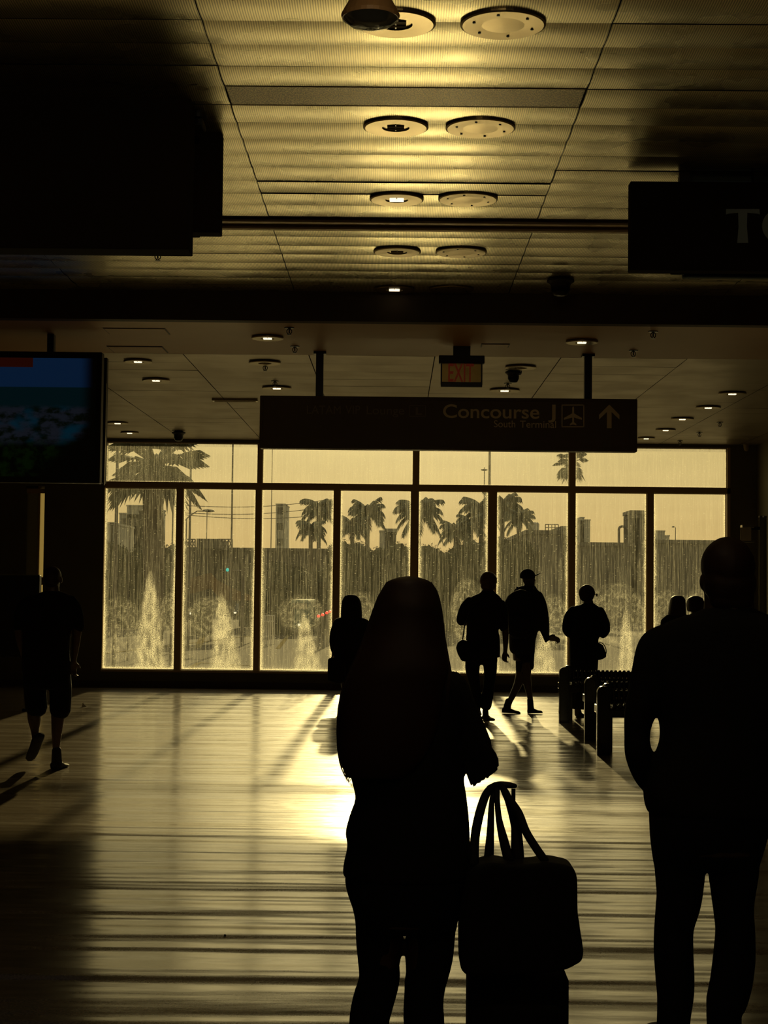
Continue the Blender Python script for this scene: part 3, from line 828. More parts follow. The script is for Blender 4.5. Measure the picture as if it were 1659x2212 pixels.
tag(root, 'short pale picket fence in the third lower pane', 'fence')
# road paint
bm = BM()
for (a, b) in (((425, 1400), (437, 1372)), ((430, 1400), (441, 1372)), ((230, 1412), (560, 1372)), ((600, 1402), (628, 1366)), ((412, 1444), (430, 1432)), ((430, 1432), (560, 1440))):
    A, B = at_z(*a, ZG), at_z(*b, ZG); d = (B - A).normalized().cross(Vector((0, 0, 1))) * .12; u = Vector((0, 0, .015))
    bm.faces.new([bm.verts.new(q + u) for q in (A - d, A + d, B + d, B - d)])
tag(mesh_obj('road_marking', bm, M['paint_line']), kind='structure')
# ------------------------------------------------------------------ people
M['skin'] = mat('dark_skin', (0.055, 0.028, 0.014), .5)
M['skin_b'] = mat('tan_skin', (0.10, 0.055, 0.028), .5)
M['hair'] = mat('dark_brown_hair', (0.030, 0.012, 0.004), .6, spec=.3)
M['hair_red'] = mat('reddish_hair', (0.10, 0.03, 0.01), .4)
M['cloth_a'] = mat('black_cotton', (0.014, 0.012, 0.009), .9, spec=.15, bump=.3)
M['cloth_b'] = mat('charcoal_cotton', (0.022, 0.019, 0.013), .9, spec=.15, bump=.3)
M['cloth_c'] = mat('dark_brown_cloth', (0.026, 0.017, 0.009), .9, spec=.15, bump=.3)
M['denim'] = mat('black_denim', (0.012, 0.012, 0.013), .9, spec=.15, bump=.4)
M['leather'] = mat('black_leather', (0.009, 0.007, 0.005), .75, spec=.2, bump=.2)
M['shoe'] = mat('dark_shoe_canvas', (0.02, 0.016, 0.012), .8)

def fuse(name, bm, m, parent, voxel=.01, it=4, fac=.5):
    """overlapping closed lofts -> one continuous skin"""
    o = mesh_obj(name, bm, m, None)
    md = o.modifiers.new('r', 'REMESH'); md.mode = 'VOXEL'; md.voxel_size = voxel
    if it:
        sm = o.modifiers.new('s', 'SMOOTH'); sm.iterations = it; sm.factor = fac
    dg = bpy.context.evaluated_depsgraph_get(); dg.update()
    me = bpy.data.meshes.new_from_object(o.evaluated_get(dg))
    old = o.data; o.modifiers.clear(); o.data = me; bpy.data.meshes.remove(old)
    me.name = name
    if len(me.materials) == 0: me.materials.append(m)
    me.polygons.foreach_set('use_smooth', [True] * len(me.polygons))
    if parent is not None:
        o.parent = parent; me.transform(Matrix.Translation(-parent.location))
    return o

class Fig:
    def __init__(s, Y, ox=0, oy=0, sc=1.0): s.Y, s.ox, s.oy, s.sc = Y, ox, oy, sc
    def P(s, x, y, dy=0.0): return at(s.ox + x / s.sc, s.oy + y / s.sc, s.Y + dy)
    def R(s, r, dy=0.0): return r / s.sc * (s.Y + dy) / F
    def limb(s, bm, pts, ratio=1.0, seg=12, sub=4, **k):
        q = []
        for p in pts:
            x, y, r = p[:3]; dy = p[3] if len(p) > 3 else 0.0
            rb = p[4] if len(p) > 4 else None
            v = s.P(x, y, dy); ra = s.R(r, dy); q.append((v.x, v.y, v.z, ra, rb if rb else ra * ratio))
        loft(bm, q, seg, sub, **k)
    def rows(s, bm, rows, depth=.12, dy=0.0, seg=20, sub=3, power=2.3):
        """rows: (y, left, right[, half depth[, dy]]) top to bottom"""
        q = []
        for r in rows:
            y, l, rt = r[:3]; d = r[3] if len(r) > 3 else depth; ddy = r[4] if len(r) > 4 else dy
            v = s.P((l + rt) / 2, y, ddy); q.append((v.x, v.y, v.z, s.R((rt - l) / 2, ddy), d))
        loft(bm, q, seg, sub, horiz=True, power=power)

def head(bm, c, hw, hh, f):
    """hw half width, hh half height of the skull, f facing direction"""
    f = Vector(f).normalized(); s = f.cross(Vector((0, 0, 1))); c = Vector(c); U = Vector((0, 0, 1))
    rot = Matrix((s, f, U)).transposed()
    ball(bm, c + U * hh * .18, hw, hw * 1.22, hh * .82, rot=rot)
    ball(bm, c - U * hh * .35 + f * hw * .35, hw * .78, hw * .85, hh * .62, rot=rot)        # face
    ball(bm, c - U * hh * .82 + f * hw * .75, hw * .42, hw * .35, hh * .20, rot=rot)        # chin
    ball(bm, c - U * hh * .18 + f * hw * 1.22, hw * .16, hw * .24, hh * .24, rot=rot)       # nose
    ball(bm, c + U * hh * .10 + f * hw * 1.08, hw * .62, hw * .12, hh * .09, rot=rot)       # brow
    ball(bm, c - U * hh * .52 + f * hw * 1.12, hw * .30, hw * .14, hh * .06, rot=rot)       # upper lip
    ball(bm, c - U * hh * .62 + f * hw * 1.10, hw * .26, hw * .14, hh * .06, rot=rot)       # lower lip
    for k in (-1, 1):
        ball(bm, c + s * k * hw * 1.0 - U * hh * .08 - f * hw * .05, hw * .14, hw * .28, hh * .26, rot=rot)
def eyes(c, hw, hh, f, parent):
    f = Vector(f).normalized(); s = f.cross(Vector((0, 0, 1))); c = Vector(c)
    for k in (-1, 1):
        bm = BM(); ball(bm, c + s * k * hw * .40 + f * hw * 1.08, .012, .012, .012, 10, 8)
        mesh_obj('eye', bm, M['eye'], parent, True)
M['eye'] = mat('eye_white', (0.5, 0.48, 0.42), .2)

def hand(bm, w, d, side, s=1.0, curl=.35):
    """w wrist, d finger direction, side towards the thumb; five separate fingers"""
    w = Vector(w); d = Vector(d).normalized(); side = Vector(side); side = (side - side.dot(d) * d).normalized()
    n = d.cross(side).normalized()
    def seg(pts):
        loft(bm, [(p.x, p.y, p.z, r, r) for p, r in pts], 8, 2)
    for k in range(4):
        o = side * (.030 - .020 * k) * s
        seg([(w + side * (.018 - .012 * k) * s, .014 * s), (w + o + d * .045 * s, .0135 * s), (w + o + d * .088 * s, .012 * s)])
    for k, L in enumerate((.070, .080, .074, .058)):
        p = w + side * (.031 - .0205 * k) * s + d * .085 * s; a = curl * (1 + .12 * k); dirv = d; r = .0092 * s
        pts = [(p, r * 1.1)]
        for j, fr in enumerate((.45, .32, .23)):
            an = a * (j + .6); dd = (d * math.cos(an) + n * math.sin(an))
            p = p + dd * L * fr * s; r *= .92; pts.append((p.copy(), r))
        seg(pts)
    p = w + side * .026 * s + d * .022 * s
    q = p + (d * .5 + side * .85).normalized() * .036 * s; t = q + (d * .85 + side * .35 + n * .3).normalized() * .034 * s
    seg([(p, .014 * s), (q, .0115 * s), (t, .0095 * s)])

def shoe(name, heel, toe, h, w, parent, m=None, ankle=None):
    """heel, toe: points of the sole's centre line"""
    heel, toe = Vector(heel), Vector(toe); d = toe - heel; L = d.length; d.normalize(); U = Vector((0, 0, 1))
    U = (U - U.dot(d) * d).normalized()
    bm = BM(); pr = [(0, .62, .45), (.12, .85, .62), (.32, .9, .66), (.5, .95, .42), (.72, 1.0, .30), (.92, .85, .24), (1.0, .4, .14)]
    pts = []
    for t, ww, hh in pr:
        c = heel + d * L * t + U * h * hh * .5
        pts.append((c.x, c.y, c.z, w * ww, h * hh * .5 + .004))
    q = [tuple(p) for p in pts]
    # rings stand across the shoe: build by hand so width stays level
    S = d.cross(U).normalized(); rings = []
    for (t, ww, hh), p in zip(pr, pts):
        ring = []
        for k in range(14):
            a = 2 * math.pi * k / 14; ca, sa = math.cos(a), math.sin(a)
            sa2 = sa if sa > 0 else math.copysign(abs(sa) ** .5, sa)
            ring.append(bm.verts.new(Vector(p[:3]) + S * ca * w * ww + U * sa2 * (h * hh * .5)))
        rings.append(ring)
    for A, B in zip(rings, rings[1:]):
        for k in range(14): bm.faces.new((A[k], A[(k + 1) % 14], B[(k + 1) % 14], B[k]))
    bm.faces.new(list(reversed(rings[0]))); bm.faces.new(rings[-1])
    if ankle is not None:
        a = Vector(ankle); b = heel + d * L * .22 + U * h * .35
        loft(bm, [(b.x, b.y, b.z, w * .8, w * .9), (a.x, a.y, a.z, w * .68, w * .72)], 12, 3)
    o = mesh_obj(name, bm, m or M['shoe'], parent, True)
    return o

FLD = Vector((0, 1, 0))
# ---- near woman with long hair (px coordinates of the frame, 4.73 m away)
Y = 4.73; g = Fig(Y)
root = empty('person', (at(880, 2300, Y).x, Y, 0))
bm = BM()
hc = g.P(884, 1334); head(bm, hc, .066, .100, FLD)
g.limb(bm, [(886, 1360, 34), (888, 1420, 36), (888, 1470, 50)])
g.rows(bm, [(1455, 830, 950, .06), (1490, 790, 990, .09), (1600, 790, 990, .10), (1760, 790, 980, .10), (1900, 770, 995, .12), (1990, 785, 965, .12)])
for sx, pts in ((1, [(972, 1490, 30, 0), (1006, 1580, 26, .02), (1024, 1640, 22, .04), (1000, 1610, 19, .2), (945, 1560, 16, .34)]),
                (-1, [(792, 1490, 30, 0), (772, 1590, 26, .02), (768, 1640, 22, .05), (800, 1600, 19, .2), (850, 1556, 16, .34)])):
    g.limb(bm, pts)
for pts in ([(825, 1950, 50), (821, 2060, 46), (812, 2150, 36), (800, 2230, 34), (795, 2380, 20), (795, 2425, 20)],
            [(930, 1950, 50), (922, 2060, 46), (914, 2150, 36), (916, 2230, 34), (918, 2380, 20), (918, 2425, 20)]):
    g.limb(bm, pts)
hand(bm, g.P(940, 1556, .35), (-.35, .5, .6), (-1, .1, .2), .85, .5)
hand(bm, g.P(855, 1552, .35), (.35, .5, .6), (1, .1, .2), .85, .5)
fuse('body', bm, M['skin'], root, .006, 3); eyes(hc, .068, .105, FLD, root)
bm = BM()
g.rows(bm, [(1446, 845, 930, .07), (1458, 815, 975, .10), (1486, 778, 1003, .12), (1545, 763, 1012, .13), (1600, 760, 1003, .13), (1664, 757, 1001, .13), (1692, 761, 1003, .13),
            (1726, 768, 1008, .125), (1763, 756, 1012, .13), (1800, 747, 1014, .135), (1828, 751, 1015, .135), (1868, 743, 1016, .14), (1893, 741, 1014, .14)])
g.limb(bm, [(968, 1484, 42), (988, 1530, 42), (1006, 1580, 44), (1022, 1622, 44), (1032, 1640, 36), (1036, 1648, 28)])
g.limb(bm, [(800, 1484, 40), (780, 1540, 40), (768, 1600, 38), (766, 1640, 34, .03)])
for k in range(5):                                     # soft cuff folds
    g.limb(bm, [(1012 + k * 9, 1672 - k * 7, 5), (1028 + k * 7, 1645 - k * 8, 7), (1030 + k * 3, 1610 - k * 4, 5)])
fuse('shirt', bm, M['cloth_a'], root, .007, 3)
bm = BM(); prism(bm, [(p.x, p.z) for p in [g.P(*q) for q in ((1000, 1652), (1017, 1697), (1030, 1691), (1034, 1684), (1049, 1679), (1052, 1674), (1064, 1668), (1076, 1655), (1074, 1630), (1050, 1600), (1010, 1610))]], Y - .05, Y + .05); bmesh.ops.recalc_face_normals(bm, faces=bm.faces[:]); bmesh.ops.bevel(bm, geom=list(bm.edges), offset=.006, segments=2, affect='EDGES'); mesh_obj('sleeve_cuff', bm, M['cloth_a'], root, False)
bm = BM()                                              # gathered cardigan edge on the far shoulder
for k in range(7):
    g.limb(bm, [(985 + k * 2, 1452 + k * 3, 5, .05), (1004 + k * 2.6, 1480 + k * 5, 6, .07), (1015 + k * 2.2, 1512 + k * 4, 6, .07), (1018 + k, 1540 + k, 4, .05)], .5, 8)
fuse('collar', bm, M['cloth_c'], root, .005, 1)
bm = BM()
g.rows(bm, [(1875, 752, 1008, .13), (1901, 746, 1010, .135), (1933, 752, 1004, .135), (1962, 762, 997, .13), (1985, 767, 989, .12), (2005, 769, 986, .10)])
g.limb(bm, [(820, 1985, 52), (818, 2037, 49), (818, 2075, 45), (819, 2117, 44), (806, 2164, 45), (797, 2212, 43), (795, 2300, 40), (795, 2400, 34), (795, 2432, 34)])
g.limb(bm, [(932, 1980, 54), (931, 2037, 51), (928, 2075, 49), (918, 2132, 44), (915, 2170, 43), (916, 2212, 44), (918, 2300, 40), (918, 2400, 34), (918, 2432, 34)])
for (x, y, w_) in ((814, 2124, 42), (808, 2148, 42), (920, 2136, 42), (918, 2164, 40), (802, 2176, 42)):
    g.limb(bm, [(x - w_ * .8, y + 2, 4), (x, y + 6, 6, -.05), (x + w_ * .85, y, 5)], 1, 8)
fuse('jeans', bm, M['denim'], root, .007, 2)
bm = BM()
g.rows(bm, [(1246, 872, 897, .03, 0), (1249, 856, 912, .055, 0), (1257, 838, 930, .08, 0), (1277, 823, 943, .10, 0), (1306, 811, 950, .115, -.01), (1343, 798, 956, .115, -.02), (1380, 785, 960, .11, -.04),
            (1420, 769, 966, .10, -.07), (1450, 756, 968, .09, -.09), (1486, 743, 958, .07, -.11), (1545, 734, 950, .06, -.12), (1600, 733, 935, .05, -.125), (1650, 738, 905, .04, -.125), (1680, 752, 872, .03, -.12)], sub=4, seg=26)
rnd = random.Random(5)
def lerp_rows(tab, y):
    for a, b in zip(tab, tab[1:]):
        if a[0] <= y <= b[0]:
            t = (y - a[0]) / (b[0] - a[0]); return a[1] + (b[1] - a[1]) * t
    return tab[-1][1]
LT = [(1249, 858), (1256, 838), (1277, 823), (1306, 811), (1343, 798), (1380, 785), (1420, 769), (1450, 755), (1486, 741), (1513, 733), (1545, 729), (1585, 728), (1624, 730), (1664, 738), (1700, 754)]
RT = [(1249, 908), (1256, 930), (1277, 944), (1306, 951), (1343, 957), (1380, 961), (1420, 968), (1450, 974), (1486, 972), (1545, 962), (1600, 948), (1650, 925), (1700, 890)]
for k in range(260):
    u = rnd.random()
    side_l = rnd.random() < .62
    inw = rnd.random() ** 1.6 * 40
    wob = rnd.uniform(-2.5, 2.5); y1 = rnd.uniform(1640, 1705) if side_l else rnd.uniform(1440, 1560)
    pts = []
    n = 14; y0 = 1252 + rnd.random() * 50
    for i in range(n):
        y = y0 + (y1 - y0) * i / (n - 1); t = (y - 1250) / 450
        x = (lerp_rows(LT, y) + inw * (.35 + t) + wob * math.sin(t * 5 + k)) if side_l else (lerp_rows(RT, y) - inw * .4 * (.3 + t) + wob * math.sin(t * 5 + k))
        if i == n - 1: x += rnd.uniform(-1, 6)
        pts.append((x, y, .75 if i < n - 2 else .3, -.02 - .09 * min(1, t * 1.6) + rnd.uniform(-.0015, .0015)))
    q = [(*g.P(a, b, dd), g.R(r), g.R(r)) for a, b, r, dd in pts]
    loft(bm, q, 4, 1)
o = mesh_obj('hair', bm, M['hair'], root, True)
for sx in (795, 918):
    b = g.P(sx, 2430); shoe('shoe', (b.x, Y - .06, 0), (b.x + .01, Y + .18, 0), .085, .045, root, ankle=(b.x, Y, .11))
tag(root, 'person seen from behind with very long straight hair, black top and jeans, beside the suitcase', 'person')

# ---- man at the right edge, hands in pockets, 5.8 m away
Y = 5.82; g = Fig(Y)
root = empty('person', (at(1545, 2200, Y).x, Y, 0))
bm = BM()
hc = g.P(1571, 1252); head(bm, hc, .088, .118, FLD)
g.limb(bm, [(1573, 1262, 54), (1575, 1290, 54), (1576, 1325, 58), (1576, 1370, 74)])
g.rows(bm, [(1350, 1490, 1660, .08), (1400, 1430, 1720, .11), (1500, 1430, 1720, .13), (1650, 1440, 1690, .13), (1760, 1420, 1670, .13), (1840, 1430, 1640, .13)])
for pts in ([(1415, 1405, 32), (1392, 1500, 28), (1380, 1585, 25), (1388, 1640, 20, .04), (1400, 1676, 17, .06)], [(1730, 1405, 32), (1748, 1500, 28), (1752, 1585, 25), (1735, 1650, 20, .04), (1715, 1690, 17, .06)]):
    g.limb(bm, pts)
for pts in ([(1468, 1800, 50), (1462, 1960, 40), (1456, 2050, 34), (1458, 2180, 24), (1458, 2215, 22)], [(1590, 1800, 50), (1585, 1960, 40), (1584, 2050, 34), (1572, 2180, 24), (1570, 2215, 22)]):
    g.limb(bm, pts)
hand(bm, g.P(1400, 1672, .06), (.35, .15, -1), (0, 1, 0), .95, .3); hand(bm, g.P(1715, 1688, .06), (-.3, .15, -1), (0, 1, 0), .95, .3)
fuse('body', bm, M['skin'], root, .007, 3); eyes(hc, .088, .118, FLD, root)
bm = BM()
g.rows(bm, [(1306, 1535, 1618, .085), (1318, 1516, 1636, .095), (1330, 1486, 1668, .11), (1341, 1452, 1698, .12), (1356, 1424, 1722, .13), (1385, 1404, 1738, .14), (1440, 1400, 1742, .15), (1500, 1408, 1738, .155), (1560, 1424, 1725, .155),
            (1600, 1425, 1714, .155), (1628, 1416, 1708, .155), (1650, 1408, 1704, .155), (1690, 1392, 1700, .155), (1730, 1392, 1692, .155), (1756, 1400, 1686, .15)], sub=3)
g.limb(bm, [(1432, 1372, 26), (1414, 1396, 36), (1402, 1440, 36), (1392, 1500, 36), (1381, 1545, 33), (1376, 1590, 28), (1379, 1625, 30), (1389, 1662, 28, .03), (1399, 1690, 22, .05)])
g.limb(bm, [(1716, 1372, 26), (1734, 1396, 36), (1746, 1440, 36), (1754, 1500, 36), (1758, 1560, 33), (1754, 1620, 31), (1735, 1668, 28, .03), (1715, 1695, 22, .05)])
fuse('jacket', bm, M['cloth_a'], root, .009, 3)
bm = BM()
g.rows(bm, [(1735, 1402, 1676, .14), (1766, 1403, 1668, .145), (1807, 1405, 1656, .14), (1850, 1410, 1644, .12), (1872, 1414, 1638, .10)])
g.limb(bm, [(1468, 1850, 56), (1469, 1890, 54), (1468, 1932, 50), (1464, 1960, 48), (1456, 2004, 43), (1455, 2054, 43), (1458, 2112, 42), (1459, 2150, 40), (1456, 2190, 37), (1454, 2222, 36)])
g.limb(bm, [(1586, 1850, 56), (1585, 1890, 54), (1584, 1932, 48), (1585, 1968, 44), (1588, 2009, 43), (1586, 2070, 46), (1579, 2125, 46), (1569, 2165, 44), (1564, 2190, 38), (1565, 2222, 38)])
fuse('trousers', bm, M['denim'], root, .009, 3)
bm = BM()
head_top = g.P(1571, 1240); ball(bm, head_top + Vector((0, -.012, .028)), .096, .115, .105, 24, 18)
ball(bm, g.P(1572, 1262) + Vector((0, -.035, 0)), .094, .085, .09, 24, 16); ball(bm, g.P(1574, 1290) + Vector((0, -.05, 0)), .082, .055, .06, 20, 12)
for v in bm.verts: v.co += Vector((1, 1, 1)) * .003 * noise.noise(v.co * 40)
fuse('hair', bm, M['hair'], root, .006, 2)
for sx in (1456, 1566):
    b = g.P(sx, 2225); shoe('shoe', (b.x, Y - .07, 0), (b.x + (.03 if sx > 1500 else -.03), Y + .21, 0), .10, .05, root, ankle=(b.x, Y, .12))
tag(root, 'person with short hair in a dark jacket filling the right edge, hands in pockets', 'person')

# ---- man with the shoulder bag
Y = at_z(1055, 1554, 0).y; g = Fig(Y, 940, 1200, 4.1475); MB_Y = Y
root = empty('person', (at(1045, 1550, Y).x, Y, 0))
bm = BM(); hc = g.P(474, 246); head(bm, hc, .072, .108, (.25, 1, 0))
g.limb(bm, [(472, 300, 52), (470, 350, 56), (468, 400, 80)])
g.rows(bm, [(380, 340, 590, .08), (450, 310, 590, .10), (650, 300, 560, .11), (850, 310, 560, .12), (960, 330, 520, .10)])
g.limb(bm, [(295, 430, 40), (245, 530, 36), (228, 590, 30), (290, 600, 26, .2), (360, 560, 22, .3)])
g.limb(bm, [(600, 460, 42), (622, 600, 34), (630, 720, 29), (630, 820, 22), (627, 868, 18)])
g.limb(bm, [(350, 920, 60), (335, 1040, 48), (350, 1160, 38), (372, 1300, 28), (385, 1370, 24)]); g.limb(bm, [(485, 920, 60), (490, 1040, 48), (480, 1180, 38), (462, 1330, 26), (452, 1385, 24)])
hand(bm, g.P(628, 862), (-.12, .05, -1), (.75, .65, 0), 1.0, .75); hand(bm, g.P(362, 556, .3), (.4, .4, .5), (1, 0, 0), .9, .5)
fuse('body', bm, M['skin_b'], root, .008, 2); eyes(hc, .072, .108, (.25, 1, 0), root)
bm = BM()
g.rows(bm, [(312, 420, 525, .07), (335, 398, 545, .09), (362, 340, 575, .11), (395, 300, 598, .12), (440, 285, 606, .13), (520, 282, 602, .13), (600, 283, 584, .13), (660, 281, 568, .13), (750, 276, 580, .135), (850, 275, 583, .14), (908, 280, 580, .14)])
g.limb(bm, [(310, 400, 36), (275, 460, 50), (250, 530, 52), (232, 580, 44), (235, 600, 34)]); g.limb(bm, [(592, 430, 40), (608, 500, 46), (612, 580, 44), (616, 650, 42)])
fuse('shirt', bm, M['cloth_b'], root, .010, 3)
bm = BM(); g.rows(bm, [(880, 290, 560, .13), (940, 272, 558, .12), (970, 270, 555, .10)])
g.limb(bm, [(338, 940, 68), (334, 1000, 66), (338, 1060, 60), (352, 1140, 52), (366, 1240, 46), (378, 1340, 42)]); g.limb(bm, [(490, 940, 66), (494, 1000, 62), (492, 1070, 57), (480, 1180, 52), (468, 1280, 50), (456, 1352, 48)])
fuse('trousers', bm, M['denim'], root, .010, 3)
bm = BM(); ball(bm, g.P(476, 222) + Vector((0, -.02, 0)), g.R(80), .10, g.R(78), 20, 14); ball(bm, g.P(474, 268) + Vector((0, -.04, 0)), g.R(70), .06, g.R(52), 16, 10)
for v in bm.verts: v.co += (v.co - g.P(476, 230)).normalized() * .006 * noise.noise(v.co * 90)
fuse('hair', bm, M['hair_red'], root, .006, 1)
a = g.P(440, 1440); shoe('shoe', (a.x - .01, Y, 0), (a.x + .10, Y - .16, 0), .10, .05, root, ankle=g.P(450, 1370)); a = g.P(385, 1420); shoe('shoe', (a.x, Y + .3, 0.04), (a.x + .03, Y + .54, 0), .10, .05, root, ankle=g.P(380, 1360))
tag(root, 'person with short reddish hair and a shoulder bag, walking away beside the capped walker', 'person')
def soft_slab(name, poly, y0, y1, m, parent, vox=.012, it=6):
    bm = BM(); prism(bm, [(p.x, p.z) for p in poly], y0, y1); bmesh.ops.recalc_face_normals(bm, faces=bm.faces[:])
    return fuse(name, bm, m, parent, vox, it)
rb = empty('shoulder_bag', tuple(g.P(290, 860, -.24)))
soft_slab('body', [g.P(*p, -.18) for p in ((184, 825), (200, 775), (240, 748), (300, 766), (345, 812), (400, 862), (392, 935), (300, 955), (232, 940), (200, 880))], Y - .30, Y - .19, M['leather'], rb)
bm = BM(); g.limb(bm, [(245, 760, 6, -.2), (256, 690, 6, -.19), (268, 620, 6, -.18), (330, 480, 6, -.19), (430, 385, 6, -.18), (480, 350, 6, -.12)], 1.6, 8); mesh_obj('strap', bm, M['leather'], rb, True)
bm = BM(); g.limb(bm, [(205, 800, 4, -.31), (290, 800, 5, -.31), (360, 850, 4, -.31)], 1, 8); mesh_obj('flap_edge', bm, M['leather'], rb, True)
tag(rb, 'dark soft bag slung at the hip of the reddish-haired walker', 'bag')

# ---- man with the cap
Y = at_z(1105, 1541, 0).y; g = Fig(Y, 940, 1200, 4.1475)
root = empty('person', (at(1125, 1540, Y).x, Y, 0)); FD = (1, .45, 0)
bm = BM(); hc = g.P(838, 222); head(bm, hc, .070, .108, FD)
g.limb(bm, [(832, 280, 44), (828, 330, 50), (820, 390, 80)])
g.rows(bm, [(340, 720, 920, .09), (450, 700, 950, .11), (650, 700, 900, .12), (820, 690, 880, .12), (940, 700, 880, .11)])
g.limb(bm, [(935, 400, 40), (965, 520, 34), (985, 640, 28, .02), (1000, 720, 22, .03), (1016, 742, 16, .03)])
g.limb(bm, [(725, 400, 40), (700, 520, 34), (705, 640, 28, .08), (740, 700, 20, .12)])
g.limb(bm, [(785, 940, 56), (765, 1060, 44), (738, 1160, 38), (695, 1250, 30), (665, 1320, 24), (655, 1370, 24)]); g.limb(bm, [(815, 940, 56), (818, 1060, 42), (828, 1160, 36), (846, 1250, 27), (858, 1320, 24), (862, 1370, 24)])
hand(bm, g.P(1008, 736, .03), (1, .05, -.12), (.1, -.75, .65), 1.15, .55); hand(bm, g.P(740, 700, .12), (.5, .4, -.4), (1, 0, 0), .9, .5)
fuse('body', bm, M['skin'], root, .008, 2); eyes(hc, .070, .108, FD, root)
bm = BM()
g.rows(bm, [(272, 770, 900, .07), (292, 725, 908, .09), (320, 705, 930, .11), (370, 690, 945, .12), (440, 680, 955, .13), (550, 672, 955, .14), (650, 668, 935, .14), (690, 664, 918, .14), (760, 662, 900, .14), (850, 668, 894, .14), (885, 700, 890, .13)])
g.limb(bm, [(925, 350, 36), (950, 420, 44), (966, 500, 46), (974, 580, 48), (978, 650, 46), (990, 710, 34), (1000, 755, 22)]); g.limb(bm, [(985, 690, 30), (988, 740, 20), (991, 778, 8)])
fuse('jacket', bm, M['cloth_b'], root, .010, 3)
bm = BM(); g.rows(bm, [(850, 690, 890, .13), (910, 705, 888, .13), (950, 730, 886, .11)])
g.limb(bm, [(780, 900, 62), (772, 980, 52), (768, 1060, 44)]); g.limb(bm, [(832, 900, 58), (845, 960, 42), (850, 1000, 36)])
fuse('shorts', bm, M['cloth_a'], root, .010, 2)
bm = BM(); ball(bm, g.P(828, 185), g.R(70), .10, g.R(66), 20, 14)
for v in bm.verts:
    if v.co.z < g.P(828, 200).z: v.co.z = g.P(828, 200).z + (v.co.z - g.P(828, 200).z) * .25
loft(bm, [(*g.P(880, 183), .014, .06), (*g.P(912, 172, -.01), .009, .055), (*g.P(943, 158, -.02), .005, .03)], 12, 2)
mesh_obj('cap', bm, M['cloth_a'], root, True)
for (h, t, an) in (((600, 1402), (760, 1420), (655, 1300)), ((830, 1418), (958, 1400), (850, 1290))):
    A, B = g.P(*h), g.P(*t); A.z = max(.0, A.z) ; B.z = max(0, B.z) if t[0] > 900 else 0
    shoe('boot', (A.x, Y, A.z * .5), (B.x, Y - .05, B.z * .5), .13, .055, root, M['leather'], ankle=g.P(*an))
tag(root, 'person in a peaked cap and shorts striding right with one hand out', 'person')
rb = empty('backpack', tuple(g.P(670, 480, -.2)))
soft_slab('body', [g.P(*p, -.2) for p in ((612, 425), (632, 395), (650, 362), (700, 325), (760, 300), (850, 330), (870, 500), (860, 700), (800, 745), (700, 740), (655, 700), (648, 520))], Y - .34, Y - .18, M['cloth_b'], rb)
soft_slab('pocket', [g.P(*p, -.3) for p in ((700, 540), (840, 540), (840, 690), (700, 690))], Y - .37, Y - .32, M['cloth_b'], rb)
bm = BM(); g.limb(bm, [(740, 340, 8, -.2), (735, 288, 8, -.1), (736, 290, 8, .04), (735, 400, 8, .17), (720, 600, 8, .17)], .6, 8); g.limb(bm, [(870, 340, 8, -.2), (880, 290, 8, -.1), (885, 300, 8, .04), (890, 400, 8, .17), (880, 600, 8, .17)], .6, 8); mesh_obj('strap', bm, M['leather'], rb, True)
tag(rb, 'dark backpack on the back of the capped walker', 'backpack')

# ---- standing figure with glasses and a handbag
Y = at_z(1262, 1549, 0).y; g = Fig(Y, 940, 1200, 4.1475); FD = (.75, 1, 0)
root = empty('person', (at(1262, 1545, Y).x, Y, 0))
bm = BM(); hc = g.P(1368, 352); head(bm, hc, .070, .100, FD)
g.limb(bm, [(1372, 410, 44), (1370, 450, 52), (1365, 500, 80)])
g.rows(bm, [(460, 1250, 1480, .09), (600, 1240, 1480, .11), (800, 1240, 1440, .12), (960, 1240, 1430, .12)])
g.limb(bm, [(1225, 510, 36), (1185, 600, 34), (1178, 670, 28), (1240, 690, 24, .2), (1300, 660, 20, .28)]); g.limb(bm, [(1495, 520, 36), (1520, 620, 32), (1518, 700, 26), (1470, 690, 22, .15), (1410, 650, 20, .28)])
g.limb(bm, [(1290, 960, 58), (1280, 1150, 42), (1275, 1280, 32), (1272, 1390, 24), (1272, 1425, 24)]); g.limb(bm, [(1385, 960, 58), (1380, 1150, 42), (1378, 1280, 32), (1378, 1390, 24), (1378, 1425, 24)])
hand(bm, g.P(1304, 656, .28), (.5, .5, .4), (1, 0, .3), .85, .6); hand(bm, g.P(1404, 648, .28), (-.4, .5, .4), (-1, 0, .3), .85, .6)
fuse('body', bm, M['skin'], root, .008, 2); eyes(hc, .070, .100, FD, root)
bm = BM(); g.rows(bm, [(425, 1330, 1418, .06), (440, 1298, 1440, .08), (460, 1238, 1468, .11), (500, 1222, 1490, .12), (600, 1230, 1490, .13), (700, 1212, 1478, .13), (760, 1205, 1462, .135), (850, 1204, 1464, .14), (960, 1206, 1458, .14)])
g.limb(bm, [(1240, 480, 34), (1205, 540, 46), (1188, 610, 48), (1180, 665, 42), (1200, 705, 34)]); g.limb(bm, [(1478, 490, 36), (1502, 550, 42), (1518, 620, 42), (1522, 680, 40), (1500, 715, 32)])
g.limb(bm, [(1528, 552, 14), (1546, 590, 16), (1556, 640, 14), (1562, 684, 7)])
fuse('coat', bm, M['cloth_a'], root, .010, 3)
bm = BM(); g.rows(bm, [(900, 1206, 1462, .14), (1000, 1206, 1458, .14), (1100, 1208, 1446, .13), (1250, 1210, 1440, .12), (1370, 1214, 1430, .11)]); fuse('skirt', bm, M['cloth_a'], root, .011, 2)
